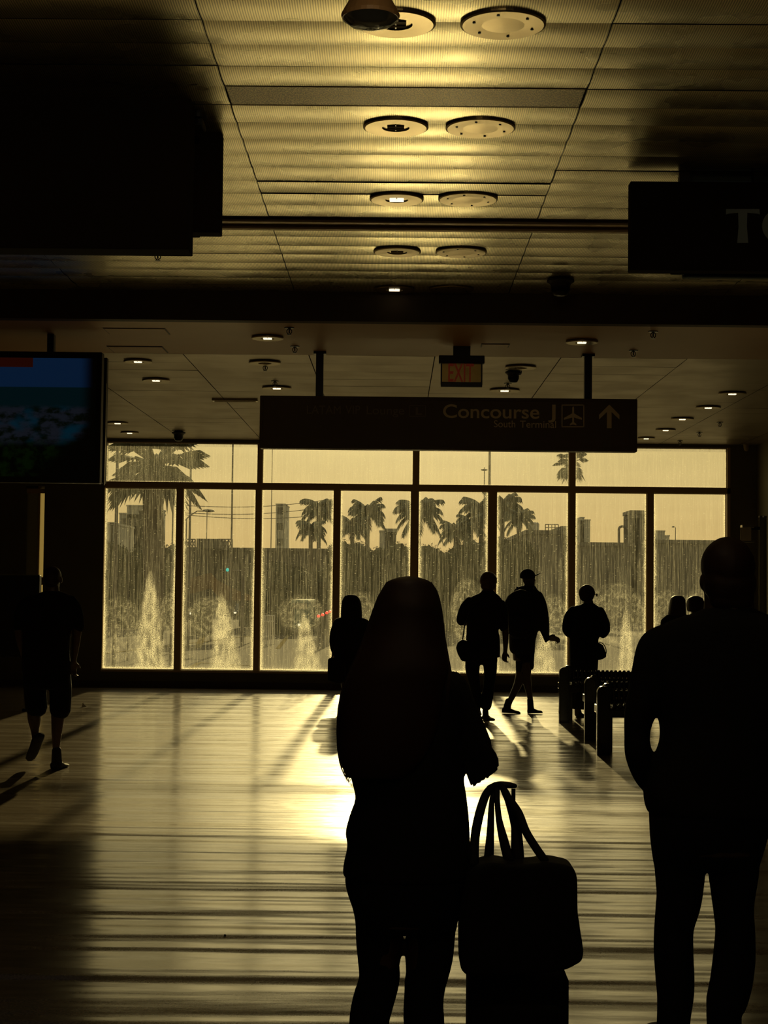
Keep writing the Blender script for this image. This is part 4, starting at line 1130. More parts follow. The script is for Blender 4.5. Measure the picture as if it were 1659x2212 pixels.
bm = BM(); ball(bm, g.P(1364, 335) + Vector((-.01, -.02, 0)), g.R(74), .095, g.R(74), 20, 14); ball(bm, g.P(1360, 370) + Vector((-.01, -.035, 0)), g.R(64), .06, g.R(46), 16, 10); fuse('hair', bm, M['hair'], root, .007, 2)
bm = BM()
e0 = g.P(1440, 350, .02); tube(bm, [g.P(1385, 350, -.05), g.P(1425, 348, -.02), e0, g.P(1452, 350, .03)], .004, 6)
for k in range(9):
    pass
m_ = Matrix.Translation(g.P(1449, 354, .03)) @ Matrix.Rotation(math.radians(60), 4, 'Z') @ Matrix.Rotation(math.pi / 2, 4, 'X')
bmesh.ops.create_cone(bm, cap_ends=True, segments=16, radius1=.022, radius2=.022, depth=.004, matrix=m_)
mesh_obj('glasses', bm, M['blackmetal'], root)
for sx in (1268, 1385):
    b = g.P(sx, 1440); shoe('shoe', (b.x, Y, 0), (b.x + .16, Y + .10, 0), .09, .045, root, ankle=(b.x + .02, Y + .02, .10))
tag(root, 'person with cropped hair and glasses standing before the window, arms folded forward', 'person')
rb = empty('handbag', tuple(g.P(1480, 850, -.05)))
soft_slab('body', [g.P(*p, -.06) for p in ((1410, 800), (1462, 780), (1500, 800), (1524, 860), (1532, 905), (1502, 926), (1462, 936), (1410, 930))], Y - .12, Y - .0, M['leather'], rb)
bm = BM(); g.limb(bm, [(1464, 782, 4, -.06), (1490, 782, 4, -.06), (1512, 800, 4, -.06), (1528, 832, 4, -.06), (1532, 872, 4, -.06), (1520, 905, 4, -.06)], 1.5, 8); mesh_obj('handle', bm, M['leather'], rb, True)
tag(rb, 'small dark handbag hanging at the hip of the person with glasses', 'handbag')

# ---- figure by the window left of the long-haired woman
Y = 21.3; g = Fig(Y, 680, 1200, 3.7705)
root = empty('person', (at(757, 1500, Y).x, Y, 0))
def zf(z): return (1268 - (z - 1.6) * F / Y - 1200) * 3.7705       # floor height -> row
bm = BM(); hc = g.P(296, 415); head(bm, hc, .068, .10, FLD)
g.limb(bm, [(298, 470, 40), (296, 540, 48)])
g.rows(bm, [(540, 200, 400, .08), (650, 190, 410, .11), (850, 200, 400, .12), (960, 205, 390, .12)])
for sx, pts in ((0, [(185, 570, 32), (165, 680, 28), (160, 760, 24), (220, 770, 20, .2), (270, 740, 18, .26)]), (1, [(412, 570, 32), (430, 680, 28), (432, 760, 24), (380, 770, 20, .2), (330, 740, 18, .26)])): g.limb(bm, pts)
for sx in (255, 345): g.limb(bm, [(sx, 950, 50), (sx, 1080, 38), (sx, (zf(.3)), 28), (sx, zf(.08), 20)])
hand(bm, g.P(272, 738, .26), (.3, .4, .5), (1, 0, 0), .85, .5); hand(bm, g.P(328, 738, .26), (-.3, .4, .5), (-1, 0, 0), .85, .5)
fuse('body', bm, M['skin'], root, .009, 2); eyes(hc, .068, .10, FLD, root)
bm = BM(); g.rows(bm, [(500, 225, 370, .08), (520, 165, 430, .11), (560, 150, 445, .12), (640, 150, 440, .13), (740, 165, 430, .13), (830, 155, 430, .13), (900, 150, 430, .13)])
g.limb(bm, [(190, 550, 42), (165, 640, 44), (158, 730, 38), (172, 800, 30)]); g.limb(bm, [(405, 550, 42), (428, 640, 44), (434, 730, 38), (420, 800, 30)])
fuse('jacket', bm, M['cloth_a'], root, .011, 3)
bm = BM(); g.rows(bm, [(860, 160, 430, .13), (1000, 165, 425, .13), (zf(.45), 180, 410, .12)]); fuse('skirt', bm, M['cloth_b'], root, .012, 2)
bm = BM(); g.rows(bm, [(322, 262, 330, .05), (335, 240, 352, .08), (370, 222, 374, .11), (420, 214, 382, .12), (480, 211, 386, .12), (540, 215, 384, .10)]); fuse('hood', bm, M['cloth_a'], root, .010, 2)
for sx in (255, 345): b = g.P(sx, 1000); shoe('shoe', (b.x, Y - .05, 0), (b.x, Y + .18, 0), .08, .042, root, ankle=(b.x, Y, .10))
tag(root, 'hooded person standing by the window half hidden by the long-haired woman', 'person')
rb = empty('tote_bag', tuple(g.P(155, 930, -.15)))
soft_slab('body', [g.P(*p, -.18) for p in ((108, 842), (128, 832), (190, 836), (250, 850), (250, 1030), (190, 1044), (104, 1018))], Y - .26, Y - .15, M['leather'], rb)
bm = BM(); g.limb(bm, [(135, 838, 5, -.18), (160, 770, 5, -.16), (190, 640, 5, -.14), (215, 560, 5, -.12)], 1.4, 8); mesh_obj('strap', bm, M['leather'], rb, True)
tag(rb, 'dark square tote bag at the hip of the hooded person', 'bag')

# ---- two heads beyond the man at the right edge
for i, (hx, hy, hw, lab, Y, hm) in enumerate(((1464, 1306, 17, 'person with shoulder-length hair, left of two heads beyond the shoulder of the jacketed man', 20.6, 'hair'), (1502, 1307, 18, 'person with rounded short hair, right of two heads beyond the shoulder of the jacketed man', 20.2, 'hair'))):
    g = Fig(Y); s_ = F / Y
    root = empty('person', (at(hx, 1500, Y).x, Y, 0))
    def zy(z): return 1274 - (z - 1.6) * s_
    bm = BM(); hc = g.P(hx, hy); head(bm, hc, .070, .10, FLD)
    g.limb(bm, [(hx, hy + 14, 9), (hx, hy + 26, 11), (hx, hy + 36, 20)])
    g.rows(bm, [(zy(1.22), hx - 28, hx + 28, .08), (zy(1.0), hx - 26, hx + 26, .11), (zy(.75), hx - 24, hx + 24, .12)], sub=3)
    for sg in (-1, 1):
        g.limb(bm, [(hx + sg * 26, zy(1.2), 8), (hx + sg * 31, zy(.95), 7), (hx + sg * 31, zy(.72), 5)]); g.limb(bm, [(hx + sg * 12, zy(.75), 13), (hx + sg * 12, zy(.4), 9), (hx + sg * 12, zy(.08), 5)])
        hand(bm, g.P(hx + sg * 31, zy(.73)), (0, .1, -1), (0, 1, 0), .85, .3)
    fuse('body', bm, M['skin'], root, .010, 2); eyes(hc, .07, .10, FLD, root)
    bm = BM(); g.rows(bm, [(zy(1.29), hx - 12, hx + 12, .07), (zy(1.25), hx - 30, hx + 30, .10), (zy(1.0), hx - 31, hx + 31, .13), (zy(.8), hx - 30, hx + 30, .13)])
    for sg in (-1, 1): g.limb(bm, [(hx + sg * 27, zy(1.2), 10), (hx + sg * 32, zy(.95), 9), (hx + sg * 32, zy(.8), 8)])
    fuse('jacket', bm, M['cloth_b'], root, .012, 2)
    bm = BM(); g.rows(bm, [(zy(.88), hx - 28, hx + 28, .12), (zy(.75), hx - 27, hx + 27, .12)])
    for sg in (-1, 1): g.limb(bm, [(hx + sg * 13, zy(.8), 14), (hx + sg * 13, zy(.4), 10), (hx + sg * 13, zy(.10), 9)])
    fuse('trousers', bm, M['denim'], root, .012, 2)
    bm = BM()
    if i == 0: g.rows(bm, [(1287, hx - 8, hx + 8, .06), (1292, hx - 15, hx + 15, .09), (1305, hx - 18, hx + 17, .11), (1325, hx - 21, hx + 18, .10), (1345, hx - 24, hx + 18, .08)])
    else: g.rows(bm, [(1288, hx - 8, hx + 8, .06), (1293, hx - 16, hx + 16, .09), (1306, hx - 19, hx + 20, .12), (1320, hx - 17, hx + 17, .11)])
    fuse('hair', bm, M[hm], root, .008, 2)
    for sg in (-1, 1): b = g.P(hx + sg * 12, 1500); shoe('shoe', (b.x, Y - .05, 0), (b.x, Y + .18, 0), .08, .042, root, ankle=(b.x, Y, .10))
    tag(root, lab, 'person')

# ---- man in shorts walking away on the left
Y = at_z(122, 1660, 0).y; g = Fig(Y, 0, 1180, 4.254)
root = empty('person', (at(118, 1655, Y).x, Y, 0))
bm = BM(); hc = g.P(482, 300); head(bm, hc, .078, .112, FLD)
g.limb(bm, [(482, 370, 62), (480, 430, 72), (475, 480, 100)])
g.rows(bm, [(480, 320, 640, .09), (600, 250, 680, .12), (850, 230, 640, .14), (1050, 230, 620, .14), (1250, 250, 620, .13)])
g.limb(bm, [(235, 560, 52), (180, 700, 46), (185, 850, 40), (210, 960, 32, .03), (225, 1040, 24, .06)]); g.limb(bm, [(680, 560, 52), (705, 700, 48), (705, 830, 40), (692, 950, 32, .02), (676, 1060, 24, .04)])
g.limb(bm, [(320, 1300, 75), (312, 1500, 64), (316, 1600, 60), (322, 1700, 38), (330, 1790, 34, -.05), (330, 1820, 32, -.08)]); g.limb(bm, [(540, 1300, 75), (532, 1500, 64), (530, 1600, 60), (520, 1740, 46), (516, 1870, 32), (516, 1930, 32)])
hand(bm, g.P(225, 1035, .06), (.05, .1, -1), (0, 1, 0), .95, .4); hand(bm, g.P(676, 1055, .04), (-.1, .1, -1), (.7, .7, 0), .95, .6)
fuse('body', bm, M['skin_b'], root, .008, 2); eyes(hc, .078, .112, FLD, root)
bm = BM(); g.rows(bm, [(415, 405, 560, .08), (435, 350, 615, .10), (465, 280, 670, .12), (520, 225, 705, .14), (600, 218, 700, .15), (760, 215, 660, .16), (950, 208, 640, .16), (1100, 200, 648, .16), (1160, 205, 652, .16)])
g.limb(bm, [(290, 490, 50), (220, 560, 66), (185, 650, 60), (175, 745, 58)]); g.limb(bm, [(645, 490, 50), (690, 570, 62), (715, 670, 58), (722, 750, 56)])
fuse('t_shirt', bm, M['cloth_a'], root, .010, 3)
bm = BM(); g.rows(bm, [(1120, 215, 645, .15), (1250, 212, 655, .15), (1300, 214, 660, .14)])
g.limb(bm, [(322, 1290, 106), (326, 1400, 104), (336, 1492, 102)]); g.limb(bm, [(555, 1290, 104), (556, 1400, 102), (552, 1512, 98)])
fuse('shorts', bm, M['denim'], root, .010, 3)
bm = BM(); ball(bm, g.P(482, 270) + Vector((0, -.01, 0)), g.R(80), .10, g.R(86), 20, 14); ball(bm, g.P(482, 320) + Vector((0, -.035, 0)), g.R(72), .06, g.R(60), 16, 10); fuse('hair', bm, M['hair'], root, .008, 2)
A = g.P(375, 1745, -.12); B = g.P(275, 1975, -.02); B.z = max(B.z, .02); shoe('shoe', A + Vector((.02, -.05, 0)), B, .11, .055, root, ankle=g.P(330, 1790, -.07))
b = g.P(518, 2000); shoe('shoe', (b.x, Y - .08, 0), (b.x + .03, Y + .2, 0), .11, .06, root, ankle=(b.x, Y, .16))
tag(root, 'person in dark t-shirt and knee-length shorts walking away on the left', 'person')

# ---- suitcase and the bag strapped on it
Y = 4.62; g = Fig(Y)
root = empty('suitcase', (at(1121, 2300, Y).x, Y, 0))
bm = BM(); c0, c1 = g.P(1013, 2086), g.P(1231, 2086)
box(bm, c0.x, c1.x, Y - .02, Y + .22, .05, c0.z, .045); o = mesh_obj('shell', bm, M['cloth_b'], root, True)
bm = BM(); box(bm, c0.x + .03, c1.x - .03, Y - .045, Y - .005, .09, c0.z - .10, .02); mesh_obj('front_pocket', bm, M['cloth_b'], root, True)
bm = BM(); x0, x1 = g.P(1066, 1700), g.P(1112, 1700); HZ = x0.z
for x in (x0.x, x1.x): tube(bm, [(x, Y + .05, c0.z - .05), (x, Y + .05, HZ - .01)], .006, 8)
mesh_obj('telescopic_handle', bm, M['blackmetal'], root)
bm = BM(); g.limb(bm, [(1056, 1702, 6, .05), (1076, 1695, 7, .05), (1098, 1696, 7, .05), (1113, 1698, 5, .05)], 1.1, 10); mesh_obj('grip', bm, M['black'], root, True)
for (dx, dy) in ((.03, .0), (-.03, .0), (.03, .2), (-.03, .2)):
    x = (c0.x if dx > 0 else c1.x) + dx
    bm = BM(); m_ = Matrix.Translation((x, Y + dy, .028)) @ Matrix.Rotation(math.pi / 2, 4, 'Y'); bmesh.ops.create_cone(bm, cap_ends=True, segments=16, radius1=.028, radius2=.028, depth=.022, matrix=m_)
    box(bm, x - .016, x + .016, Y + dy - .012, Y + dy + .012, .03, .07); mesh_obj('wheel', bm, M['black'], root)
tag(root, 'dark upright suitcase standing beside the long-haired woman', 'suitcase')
root = empty('travel_bag', tuple(g.P(1121, 1980)))
soft_slab('body', [g.P(*p, -.13) for p in ((1014, 1876), (1024, 1864), (1046, 1857), (1062, 1854), (1090, 1858), (1108, 1860), (1135, 1860), (1158, 1858), (1172, 1854), (1190, 1855), (1222, 1861), (1236, 1868), (1242, 1889), (1243, 1962), (1251, 2016), (1256, 2048), (1251, 2066), (1222, 2082), (1180, 2091), (1024, 2098), (1006, 2096), (992, 2082), (991, 1998), (995, 1970))], Y - .20, Y - .055, M['leather'], root, .008, 5)
S1 = [[(1024, 1868, 10, -.16), (1026, 1810, 10, -.12), (1036, 1757, 10, -.07), (1050, 1716, 9, -.0), (1066, 1697, 6, .04), (1082, 1697, 6, .04), (1098, 1725, 9, 0), (1120, 1756, 9, -.05), (1136, 1796, 9, -.1), (1158, 1832, 9, -.14), (1178, 1860, 9, -.16)],
      [(1052, 1862, 8, -.09), (1058, 1800, 7, -.06), (1061, 1745, 6, -.02), (1066, 1715, 6, .03), (1078, 1696, 6, .07), (1092, 1712, 8, .06), (1106, 1750, 10, .02), (1116, 1795, 11, -.04), (1121, 1860, 12, -.09)],
      [(1100, 1862, 11, -.12), (1088, 1815, 10, -.1), (1078, 1770, 7, -.06), (1074, 1730, 6, -.02), (1074, 1704, 6, .0)]]
for pts in S1:
    bm = BM(); g.limb(bm, pts, .6, 10, 4); mesh_obj('handle', bm, M['leather'], root, True)
tag(root, 'soft square travel bag hung against the suitcase, its long handles looped over the grip', 'bag')
# ------------------------------------------------------------------ ceiling fixtures
def cyl(bm, x, y, z0, z1, r, seg=20): lathe(bm, x, y, [(r, z0), (r, z1)], seg)
def ceiling_lamp(px, py, wpx, zc, label, group, plate=False, lit=True, r=None):
    p = at_z(px, py, zc); s = F / p.y; r = r or wpx / 2 / s
    root = empty('perforated_disc' if plate else 'ceiling_lamp', (p.x, p.y, zc))
    bm = BM(); z = zc - .008
    if plate:
        lathe(bm, p.x, p.y, [(r * .4, zc + .002), (r * .4, z), (r, z), (r * 1.0, z - .010), (r * .95, z - .014), (r * .5, z - .011), (.001, z - .012)], 36)
        mesh_obj('plate', bm, M['disc'], root, False)
        for k in range(6):
            a = math.pi / 3 * k + .3; bm = BM(); cyl(bm, p.x + r * .72 * math.cos(a), p.y + r * .72 * math.sin(a), z - .017, z - .012, r * .035, 8); mesh_obj('hole', bm, M['black'], root)
    else:
        lathe(bm, p.x, p.y, [(r * .4, zc + .002), (r * .4, z), (r, z), (r, z - .010), (r * .94, z - .015), (r * .42, z - .012), (r * .40, z - .004), (.001, z - .003)], 36)
        mesh_obj('trim_ring', bm, M['disc'], root)
        for q in (-.5, .5):
            bm = BM(); tube(bm, [(p.x - r * .26, p.y + q * r * .22, z - .009), (p.x + r * .26, p.y + q * r * .22, z - .009)], .009, 8); mesh_obj('lamp_tube', bm, M['lamp'] if lit else M['wall_light'], root)
        bm = BM(); box(bm, p.x - .003, p.x + .003, p.y - r * .3, p.y + r * .3, z - .012, z - .006); mesh_obj('crossbar', bm, M['blackmetal'], root)
    tag(root, label, 'ceiling light' if not plate else 'ceiling disc', group)
ord_ = ['nearest', 'second', 'third', 'fourth', 'farthest']
for i, (x1, y1, w1, x2, y2, w2) in enumerate(((855, 44, 176, 1087, 46, 188), (855, 269, 143, 1038, 271, 153), (857, 426, 118, 1011, 426, 130), (858, 540, 103, 996, 541, 112), (852, 622, 88, 975, 622, 97))):
    ceiling_lamp(x1, y1, w1, H1, 'round satin ceiling lamp, %s of the left row under the ribbed ceiling' % ord_[i], 'round lamps under the ribbed ceiling', lit=i in (2, 4))
    ceiling_lamp(x2, y2, w2, H1, 'round perforated metal disc, %s of the right row under the ribbed ceiling' % ord_[i], 'round plates under the ribbed ceiling', plate=True)
SL = [(578, 727, 70, 'round lamp in the brown soffit, left one, above the left hanging rod'), (1257, 736, 70, 'round lamp in the brown soffit beside the right hanging rod')]
for x, y, w, l in SL: ceiling_lamp(x, y, w, H2, l, None)
FL = [(298, 778, 62, 'nearest lit lamp in the left part of the far ceiling'), (337, 819, 60, 'second lit lamp in the left part of the far ceiling'), (254, 912, 46, 'third lit lamp in the left part of the far ceiling, beside the screen'),
      (280, 933, 40, 'last lit lamp in the left part of the far ceiling'), (598, 836, 64, 'lit lamp just above the left end of the hanging sign'), (1090, 841, 66, 'lit lamp above the hanging sign right of the exit sign'),
      (1582, 848, 60, 'nearest lit lamp in the right part of the far ceiling'), (1530, 878, 54, 'second lit lamp in the right part of the far ceiling'), (1474, 903, 50, 'third lit lamp in the right part of the far ceiling'),
      (1438, 927, 44, 'fourth lit lamp in the right part of the far ceiling'), (1396, 945, 38, 'last lit lamp in the right part of the far ceiling, beside the sign'), (572, 781, 70, 'unlit round lamp left of the left hanging rod'), (1125, 791, 68, 'unlit round lamp right of the exit sign')]
for i, (x, y, w, l) in enumerate(FL): ceiling_lamp(x, y, w, H2, l, 'round lamps in the far ceiling', lit=i < 11)

def sprinkler(px, py, zc, label):
    p = at_z(px, py, zc); root = empty('sprinkler', (p.x, p.y, zc))
    bm = BM(); lathe(bm, p.x, p.y, [(.045, zc + .001), (.043, zc - .006), (.012, zc - .008)], 18); mesh_obj('escutcheon', bm, M['blackmetal'], root)
    bm = BM()
    for sg in (-1, 1): tube(bm, [(p.x + sg * .004, p.y, zc - .005), (p.x + sg * .022, p.y, zc - .025), (p.x + sg * .020, p.y, zc - .045), (p.x + sg * .003, p.y, zc - .058)], .004, 6)
    cyl(bm, p.x, p.y, zc - .05, zc - .005, .006, 8); mesh_obj('frame', bm, M['blackmetal'], root)
    bm = BM(); cyl(bm, p.x, p.y, zc - .064, zc - .060, .020, 12); mesh_obj('deflector', bm, M['blackmetal'], root)
    tag(root, label, 'sprinkler')
for x, y, z, l in ((341, 545, H1, 'sprinkler head below the large dark panel under the ribbed ceiling'), (625, 708, H2, 'sprinkler in the soffit, upper of the two left of the left rod'), (637, 748, H2, 'sprinkler in the soffit, lower of the two left of the left rod'),
                   (1411, 716, H2, 'sprinkler in the soffit, upper of the two right of the right rod'), (1368, 757, H2, 'sprinkler in the soffit, lower of the two right of the right rod'), (573, 788, H2, 'sprinkler under the unlit lamp left of the left rod'),
                   (594, 823, H2, 'sprinkler just above the lit lamp at the left end of the sign'), (1122, 797, H2, 'sprinkler above the dark dome camera right of the exit sign'), (1097, 828, H2, 'sprinkler between the dome camera and the lit lamp above the sign'),
                   (1555, 912, H2, 'sprinkler near the right end of the far ceiling, larger of three there'), (1511, 934, H2, 'sprinkler in the far ceiling right of the hanging sign, middle of three'), (1469, 952, H2, 'sprinkler at the window edge of the far ceiling, right part')):
    sprinkler(x, y, z, l)

def dome(px, py, zc, r, drop, label, glint=False):
    p = at_z(px, py, zc); root = empty('dome_camera', (p.x, p.y, zc))
    bm = BM(); lathe(bm, p.x, p.y, [(r * .5, zc), (r * 1.0, zc - drop * .12), (r * 1.02, zc - drop * .22), (r * .78, zc - drop * .34), (r * .70, zc - drop * .42), (.001, zc - drop * .42)], 28); mesh_obj('housing', bm, M['black'], root, False)
    bm = BM(); lathe(bm, p.x, p.y, [(r * .72, zc - drop * .40), (r * .68, zc - drop * .7), (r * .5, zc - drop * .95), (r * .3, zc - drop), (.001, zc - drop)], 28); mesh_obj('dome', bm, M['blackmetal'], root, True)
    tag(root, label, 'camera')
dome(1211, 600, H1, .11, .15, 'dark dome camera hanging under the ribbed ceiling just before the bulkhead')
dome(1109, 800, H2, .085, .13, 'dark dome camera above the hanging sign, right of the exit sign')
dome(386, 931, H2, .10, .15, 'dark dome camera at the window edge of the far ceiling, left')
p = at_z(801, -22, H1); root = empty('ceiling_speaker', (p.x, p.y, H1)); r = .125
bm = BM(); lathe(bm, p.x, p.y, [(r * .55, H1), (r * .6, H1 - .02), (r * .9, H1 - .085), (r * 1.0, H1 - .11), (r * .97, H1 - .125)], 30); mesh_obj('housing', bm, M['soffit'], root, False)
bm = BM(); lathe(bm, p.x, p.y, [(r * .96, H1 - .122), (r * .7, H1 - .150), (r * .3, H1 - .162), (.001, H1 - .163)], 30); mesh_obj('dome', bm, M['car_glass'], root, True)
tag(root, 'bronze dome fixture cut by the top edge, overlapping the nearest lamp', 'camera')
p = at_z(428, 245, H1); root = empty('security_camera', (p.x, p.y, H1))
bm = BM(); cyl(bm, p.x, p.y, H1 - .03, H1, .05); cyl(bm, p.x, p.y, H1 - .05, H1 - .03, .015); mesh_obj('mount', bm, M['black'], root)
bm = BM(); box(bm, p.x - .04, p.x + .035, p.y - .08, p.y + .08, H1 - .085, H1 - .045, .008); mesh_obj('housing', bm, M['black'], root)
bm = BM(); m_ = Matrix.Translation((p.x, p.y - .085, H1 - .065)) @ Matrix.Rotation(math.pi / 2, 4, 'X'); bmesh.ops.create_cone(bm, cap_ends=True, segments=16, radius1=.014, radius2=.012, depth=.02, matrix=m_); mesh_obj('lens', bm, M['blackmetal'], root)
tag(root, 'small dark camera under the ceiling above the left dark panels', 'camera')

# open grille bay of the ribbed ceiling
def grille_mat():
    m, nt, b, g = blank('dark_perforated_mesh'); L = nt.links
    tc = nt.nodes.new('ShaderNodeTexCoord'); P = tc.outputs['Object']
    v = g.noise(P, 1.0, 1, (150, 70, 1), .6)
    L.new(g.mixc(g.ss(v, .42, .60), (.05, .032, .012), (.50, .40, .2)), b.inputs['Base Color'])
    b.inputs['Roughness'].default_value = .45; b.inputs['Metallic'].default_value = .5
    return m
M['grille'] = grille_mat()
root = empty('ceiling_grille', (.02, 8.19, H1))
bm = BM(); box(bm, -.89, .935, 8.115, 8.425, H1 + .001, H1 + .007); mesh_obj('mesh_panel', bm, M['grille'], root)
bm = BM()
for y in (8.113, 8.427): box(bm, -.892, .937, y - .002, y + .002, H1 - .001, H1 + .008)
mesh_obj('frame', bm, M['frame'], root)
tag(root, 'long dark speckled grille panel set into the ribbed ceiling', 'ceiling grille')

# access panels in the soffit and a slim fitting in the far ceiling
def plate_on(name, x0, y0, x1, y1, zc, label, cat, m=None, th=.008):
    a, b = at_z(x0, y0, zc), at_z(x1, y1, zc); root = empty(name, ((a.x + b.x) / 2, (a.y + b.y) / 2, zc))
    X0, X1 = sorted((a.x, b.x)); Y0, Y1 = sorted((a.y, b.y))
    bm = BM(); box(bm, X0 + .01, X1 - .01, Y0 + .01, Y1 - .01, zc - th, zc + .001); mesh_obj('door', bm, m or M['soffit'], root)
    bm = BM()
    for q in ((X0, X1, Y0, Y0 + .008), (X0, X1, Y1 - .008, Y1), (X0, X0 + .008, Y0, Y1), (X1 - .008, X1, Y0, Y1)): box(bm, q[0], q[1], q[2], q[3], zc - th * .6, zc + .001)
    mesh_obj('frame', bm, M['black'], root); tag(root, label, cat)
plate_on('access_panel', 222, 708, 368, 722, H2, 'flush access panel in the soffit, nearer of two at the left', 'access panel')
plate_on('access_panel', 230, 747, 364, 762, H2, 'flush access panel in the soffit, farther of two at the left', 'access panel')
plate_on('access_panel', 1040, 742, 1098, 750, H2, 'small flush access panel in the soffit right of the exit sign', 'access panel')
a = at_z(508, 862, H2); root = empty('linear_lamp', (a.x, a.y, H2)); bm = BM(); box(bm, a.x - .28, a.x + .28, a.y - .06, a.y + .06, H2 - .03, H2 + .001, .005); mesh_obj('housing', bm, M['chrome'], root)
bm = BM(); box(bm, a.x - .25, a.x + .25, a.y - .04, a.y + .04, H2 - .034, H2 - .029); mesh_obj('diffuser', bm, M['wall_light'], root); tag(root, 'slim rectangular ceiling fitting left of the hanging sign', 'ceiling light')

# ------------------------------------------------------------------ lettering
def text_mesh(name, body, x0, x1, zbase, y, mt, parent, height=None, depth=.004, bold=0.0):
    cu = bpy.data.curves.new(name, 'FONT'); cu.body = body; cu.size = 1.0; cu.extrude = .01; cu.offset = bold
    o = bpy.data.objects.new(name, cu); link(o)
    dg = bpy.context.evaluated_depsgraph_get(); dg.update()
    me = bpy.data.meshes.new_from_object(o.evaluated_get(dg))
    bpy.data.objects.remove(o); bpy.data.curves.remove(cu)
    co = np.array([v.co[:] for v in me.vertices]); mn, mx = co.min(0), co.max(0)
    sx = (x1 - x0) / (mx[0] - mn[0]); sz = sx if height is None else height / mx[1]
    for v in me.vertices:
        c = v.co; v.co = Vector((x0 + (c[0] - mn[0]) * sx, y - (depth if c[2] > 0 else 0), zbase + c[1] * sz))
    me.materials.clear(); me.materials.append(mt)
    ob = bpy.data.objects.new(name, me); link(ob); ob.parent = parent; me.transform(Matrix.Translation(-parent.location))
    return ob
M['sign'] = mat('dark_sign_panel', (0.11, 0.075, 0.03), .5, noise_amt=.1)
M['sign_text'] = mat('pale_sign_lettering', (0.85, 0.72, 0.45), .5)
M['sign_dim'] = mat('faded_sign_lettering', (0.24, 0.18, 0.09), .5)

YS = 15.55
x0, x1 = at(561, 900, YS).x, at(1377, 900, YS).x; zt, zb_ = at(968, 858, YS).z, at(968, 972, YS).z
root = empty('hanging_sign', ((x0 + x1) / 2, YS, zb_))
bm = BM(); box(bm, x0, x1, YS, YS + .16, zb_, zt, .008); mesh_obj('panel', bm, M['sign'], root)
bm = BM(); box(bm, x0 + .03, x1 - .07, YS - .006, YS + .002, zb_ + .03, zt - .03, .004); mesh_obj('face', bm, M['sign'], root)
for px in (690, 1272):
    x = at(px, 800, YS).x
    bm = BM(); box(bm, x - .036, x + .036, YS + .04, YS + .11, zt - .005, H2); mesh_obj('rod', bm, M['blackmetal'], root)
    bm = BM(); box(bm, x - .06, x + .06, YS + .02, YS + .14, H2 - .025, H2 - .001); mesh_obj('flange', bm, M['blackmetal'], root)
yf = YS - .005
def T(body, a, b, base, hpx, mt, bold=0.0, nm='lettering'):
    p, q = at(a, base, yf), at(b, base, yf)
    text_mesh(nm, body, p.x, q.x, (p.z + q.z) / 2, yf, mt, root, hpx * YS / F, .004, bold)
T('Concourse', 957, 1165, 903, 29, M['sign_text'], .012)
T('J', 1184, 1200, 903, 29, M['sign_text'], .012)
T('South', 1067, 1113, 923, 15, M['sign_text'])
T('Terminal', 1123, 1201, 924, 15, M['sign_text'])
T('LATAM', 663, 736, 894, 18, M['sign_dim'])
T('VIP', 746, 778, 894, 18, M['sign_dim'])
T('Lounge', 792, 873, 895, 18, M['sign_dim'])
def icon(polys, mt, nm):
    bm = BM()
    for poly in polys: prism(bm, [(at(a, b, yf).x, at(a, b, yf).z) for a, b in poly], yf - .004, yf + .001)
    bmesh.ops.recalc_face_normals(bm, faces=bm.faces[:]); mesh_obj(nm, bm, mt, root)
def ringbox(a, b, c, d, t): return [[(a, b), (c, b), (c, b + t), (a, b + t)], [(a, d - t), (c, d - t), (c, d), (a, d)], [(a, b), (a + t, b), (a + t, d), (a, d)], [(c - t, b), (c, b), (c, d), (c - t, d)]]
icon(ringbox(1213, 874, 1262, 923, 2) , M['sign_text'], 'icon_frame')
icon([[(1236, 881), (1238, 877), (1240, 881), (1240, 893), (1257, 903), (1257, 907), (1240, 902), (1240, 912), (1245, 916), (1245, 919), (1238, 917), (1231, 919), (1231, 916), (1236, 912), (1236, 902), (1218, 907), (1218, 903), (1236, 893)]], M['sign_text'], 'aeroplane_icon')
icon([[(1316, 874), (1338, 896), (1338, 906), (1321, 890), (1321, 925), (1311, 925), (1311, 890), (1294, 906), (1294, 896)]], M['sign_text'], 'arrow_icon')
icon(ringbox(884, 875, 920, 900, 1.5) + [[(898, 880), (903, 880), (903, 893), (912, 893), (912, 896), (898, 896)]], M['sign_dim'], 'faded_icon')
tag(root, 'long dark hanging sign for Concourse J with an aeroplane and an up arrow', 'sign')

# exit sign
YE = 15.2; M['exit_plate'] = mat('mirrored_exit_plate', (.75, .62, .38), .10, metal=.9, noise_amt=.35, noise_scale=9)
_n = M['exit_plate'].node_tree; _mx = _n.nodes.new('ShaderNodeMixShader'); _mx.inputs[0].default_value = .6; _tb = _n.nodes.new('ShaderNodeBsdfTransparent'); _tb.inputs[0].default_value = (.9, .8, .55, 1)
_n.links.new(_n.nodes['Principled BSDF'].outputs[0], _mx.inputs[1]); _n.links.new(_tb.outputs[0], _mx.inputs[2]); _n.links.new(_mx.outputs[0], [q for q in _n.nodes if q.type == 'OUTPUT_MATERIAL'][0].inputs[0])
M['exit_red'] = mat('dim_red_lettering', (.12, .012, .006), .4, emit=(.030, .003, .001))
cx = at(997, 800, YE).x; zt = at(997, 770, YE).z; zb_ = at(997, 836, YE).z
root = empty('exit_sign', (cx, YE, zb_))
w = .215
bm = BM(); box(bm, cx - w, cx + w, YE - .04, YE + .04, zt - .07, zt + .005, .006); box(bm, cx - .08, cx + .08, YE - .04, YE + .04, zt, H2); mesh_obj('canopy', bm, M['black'], root)
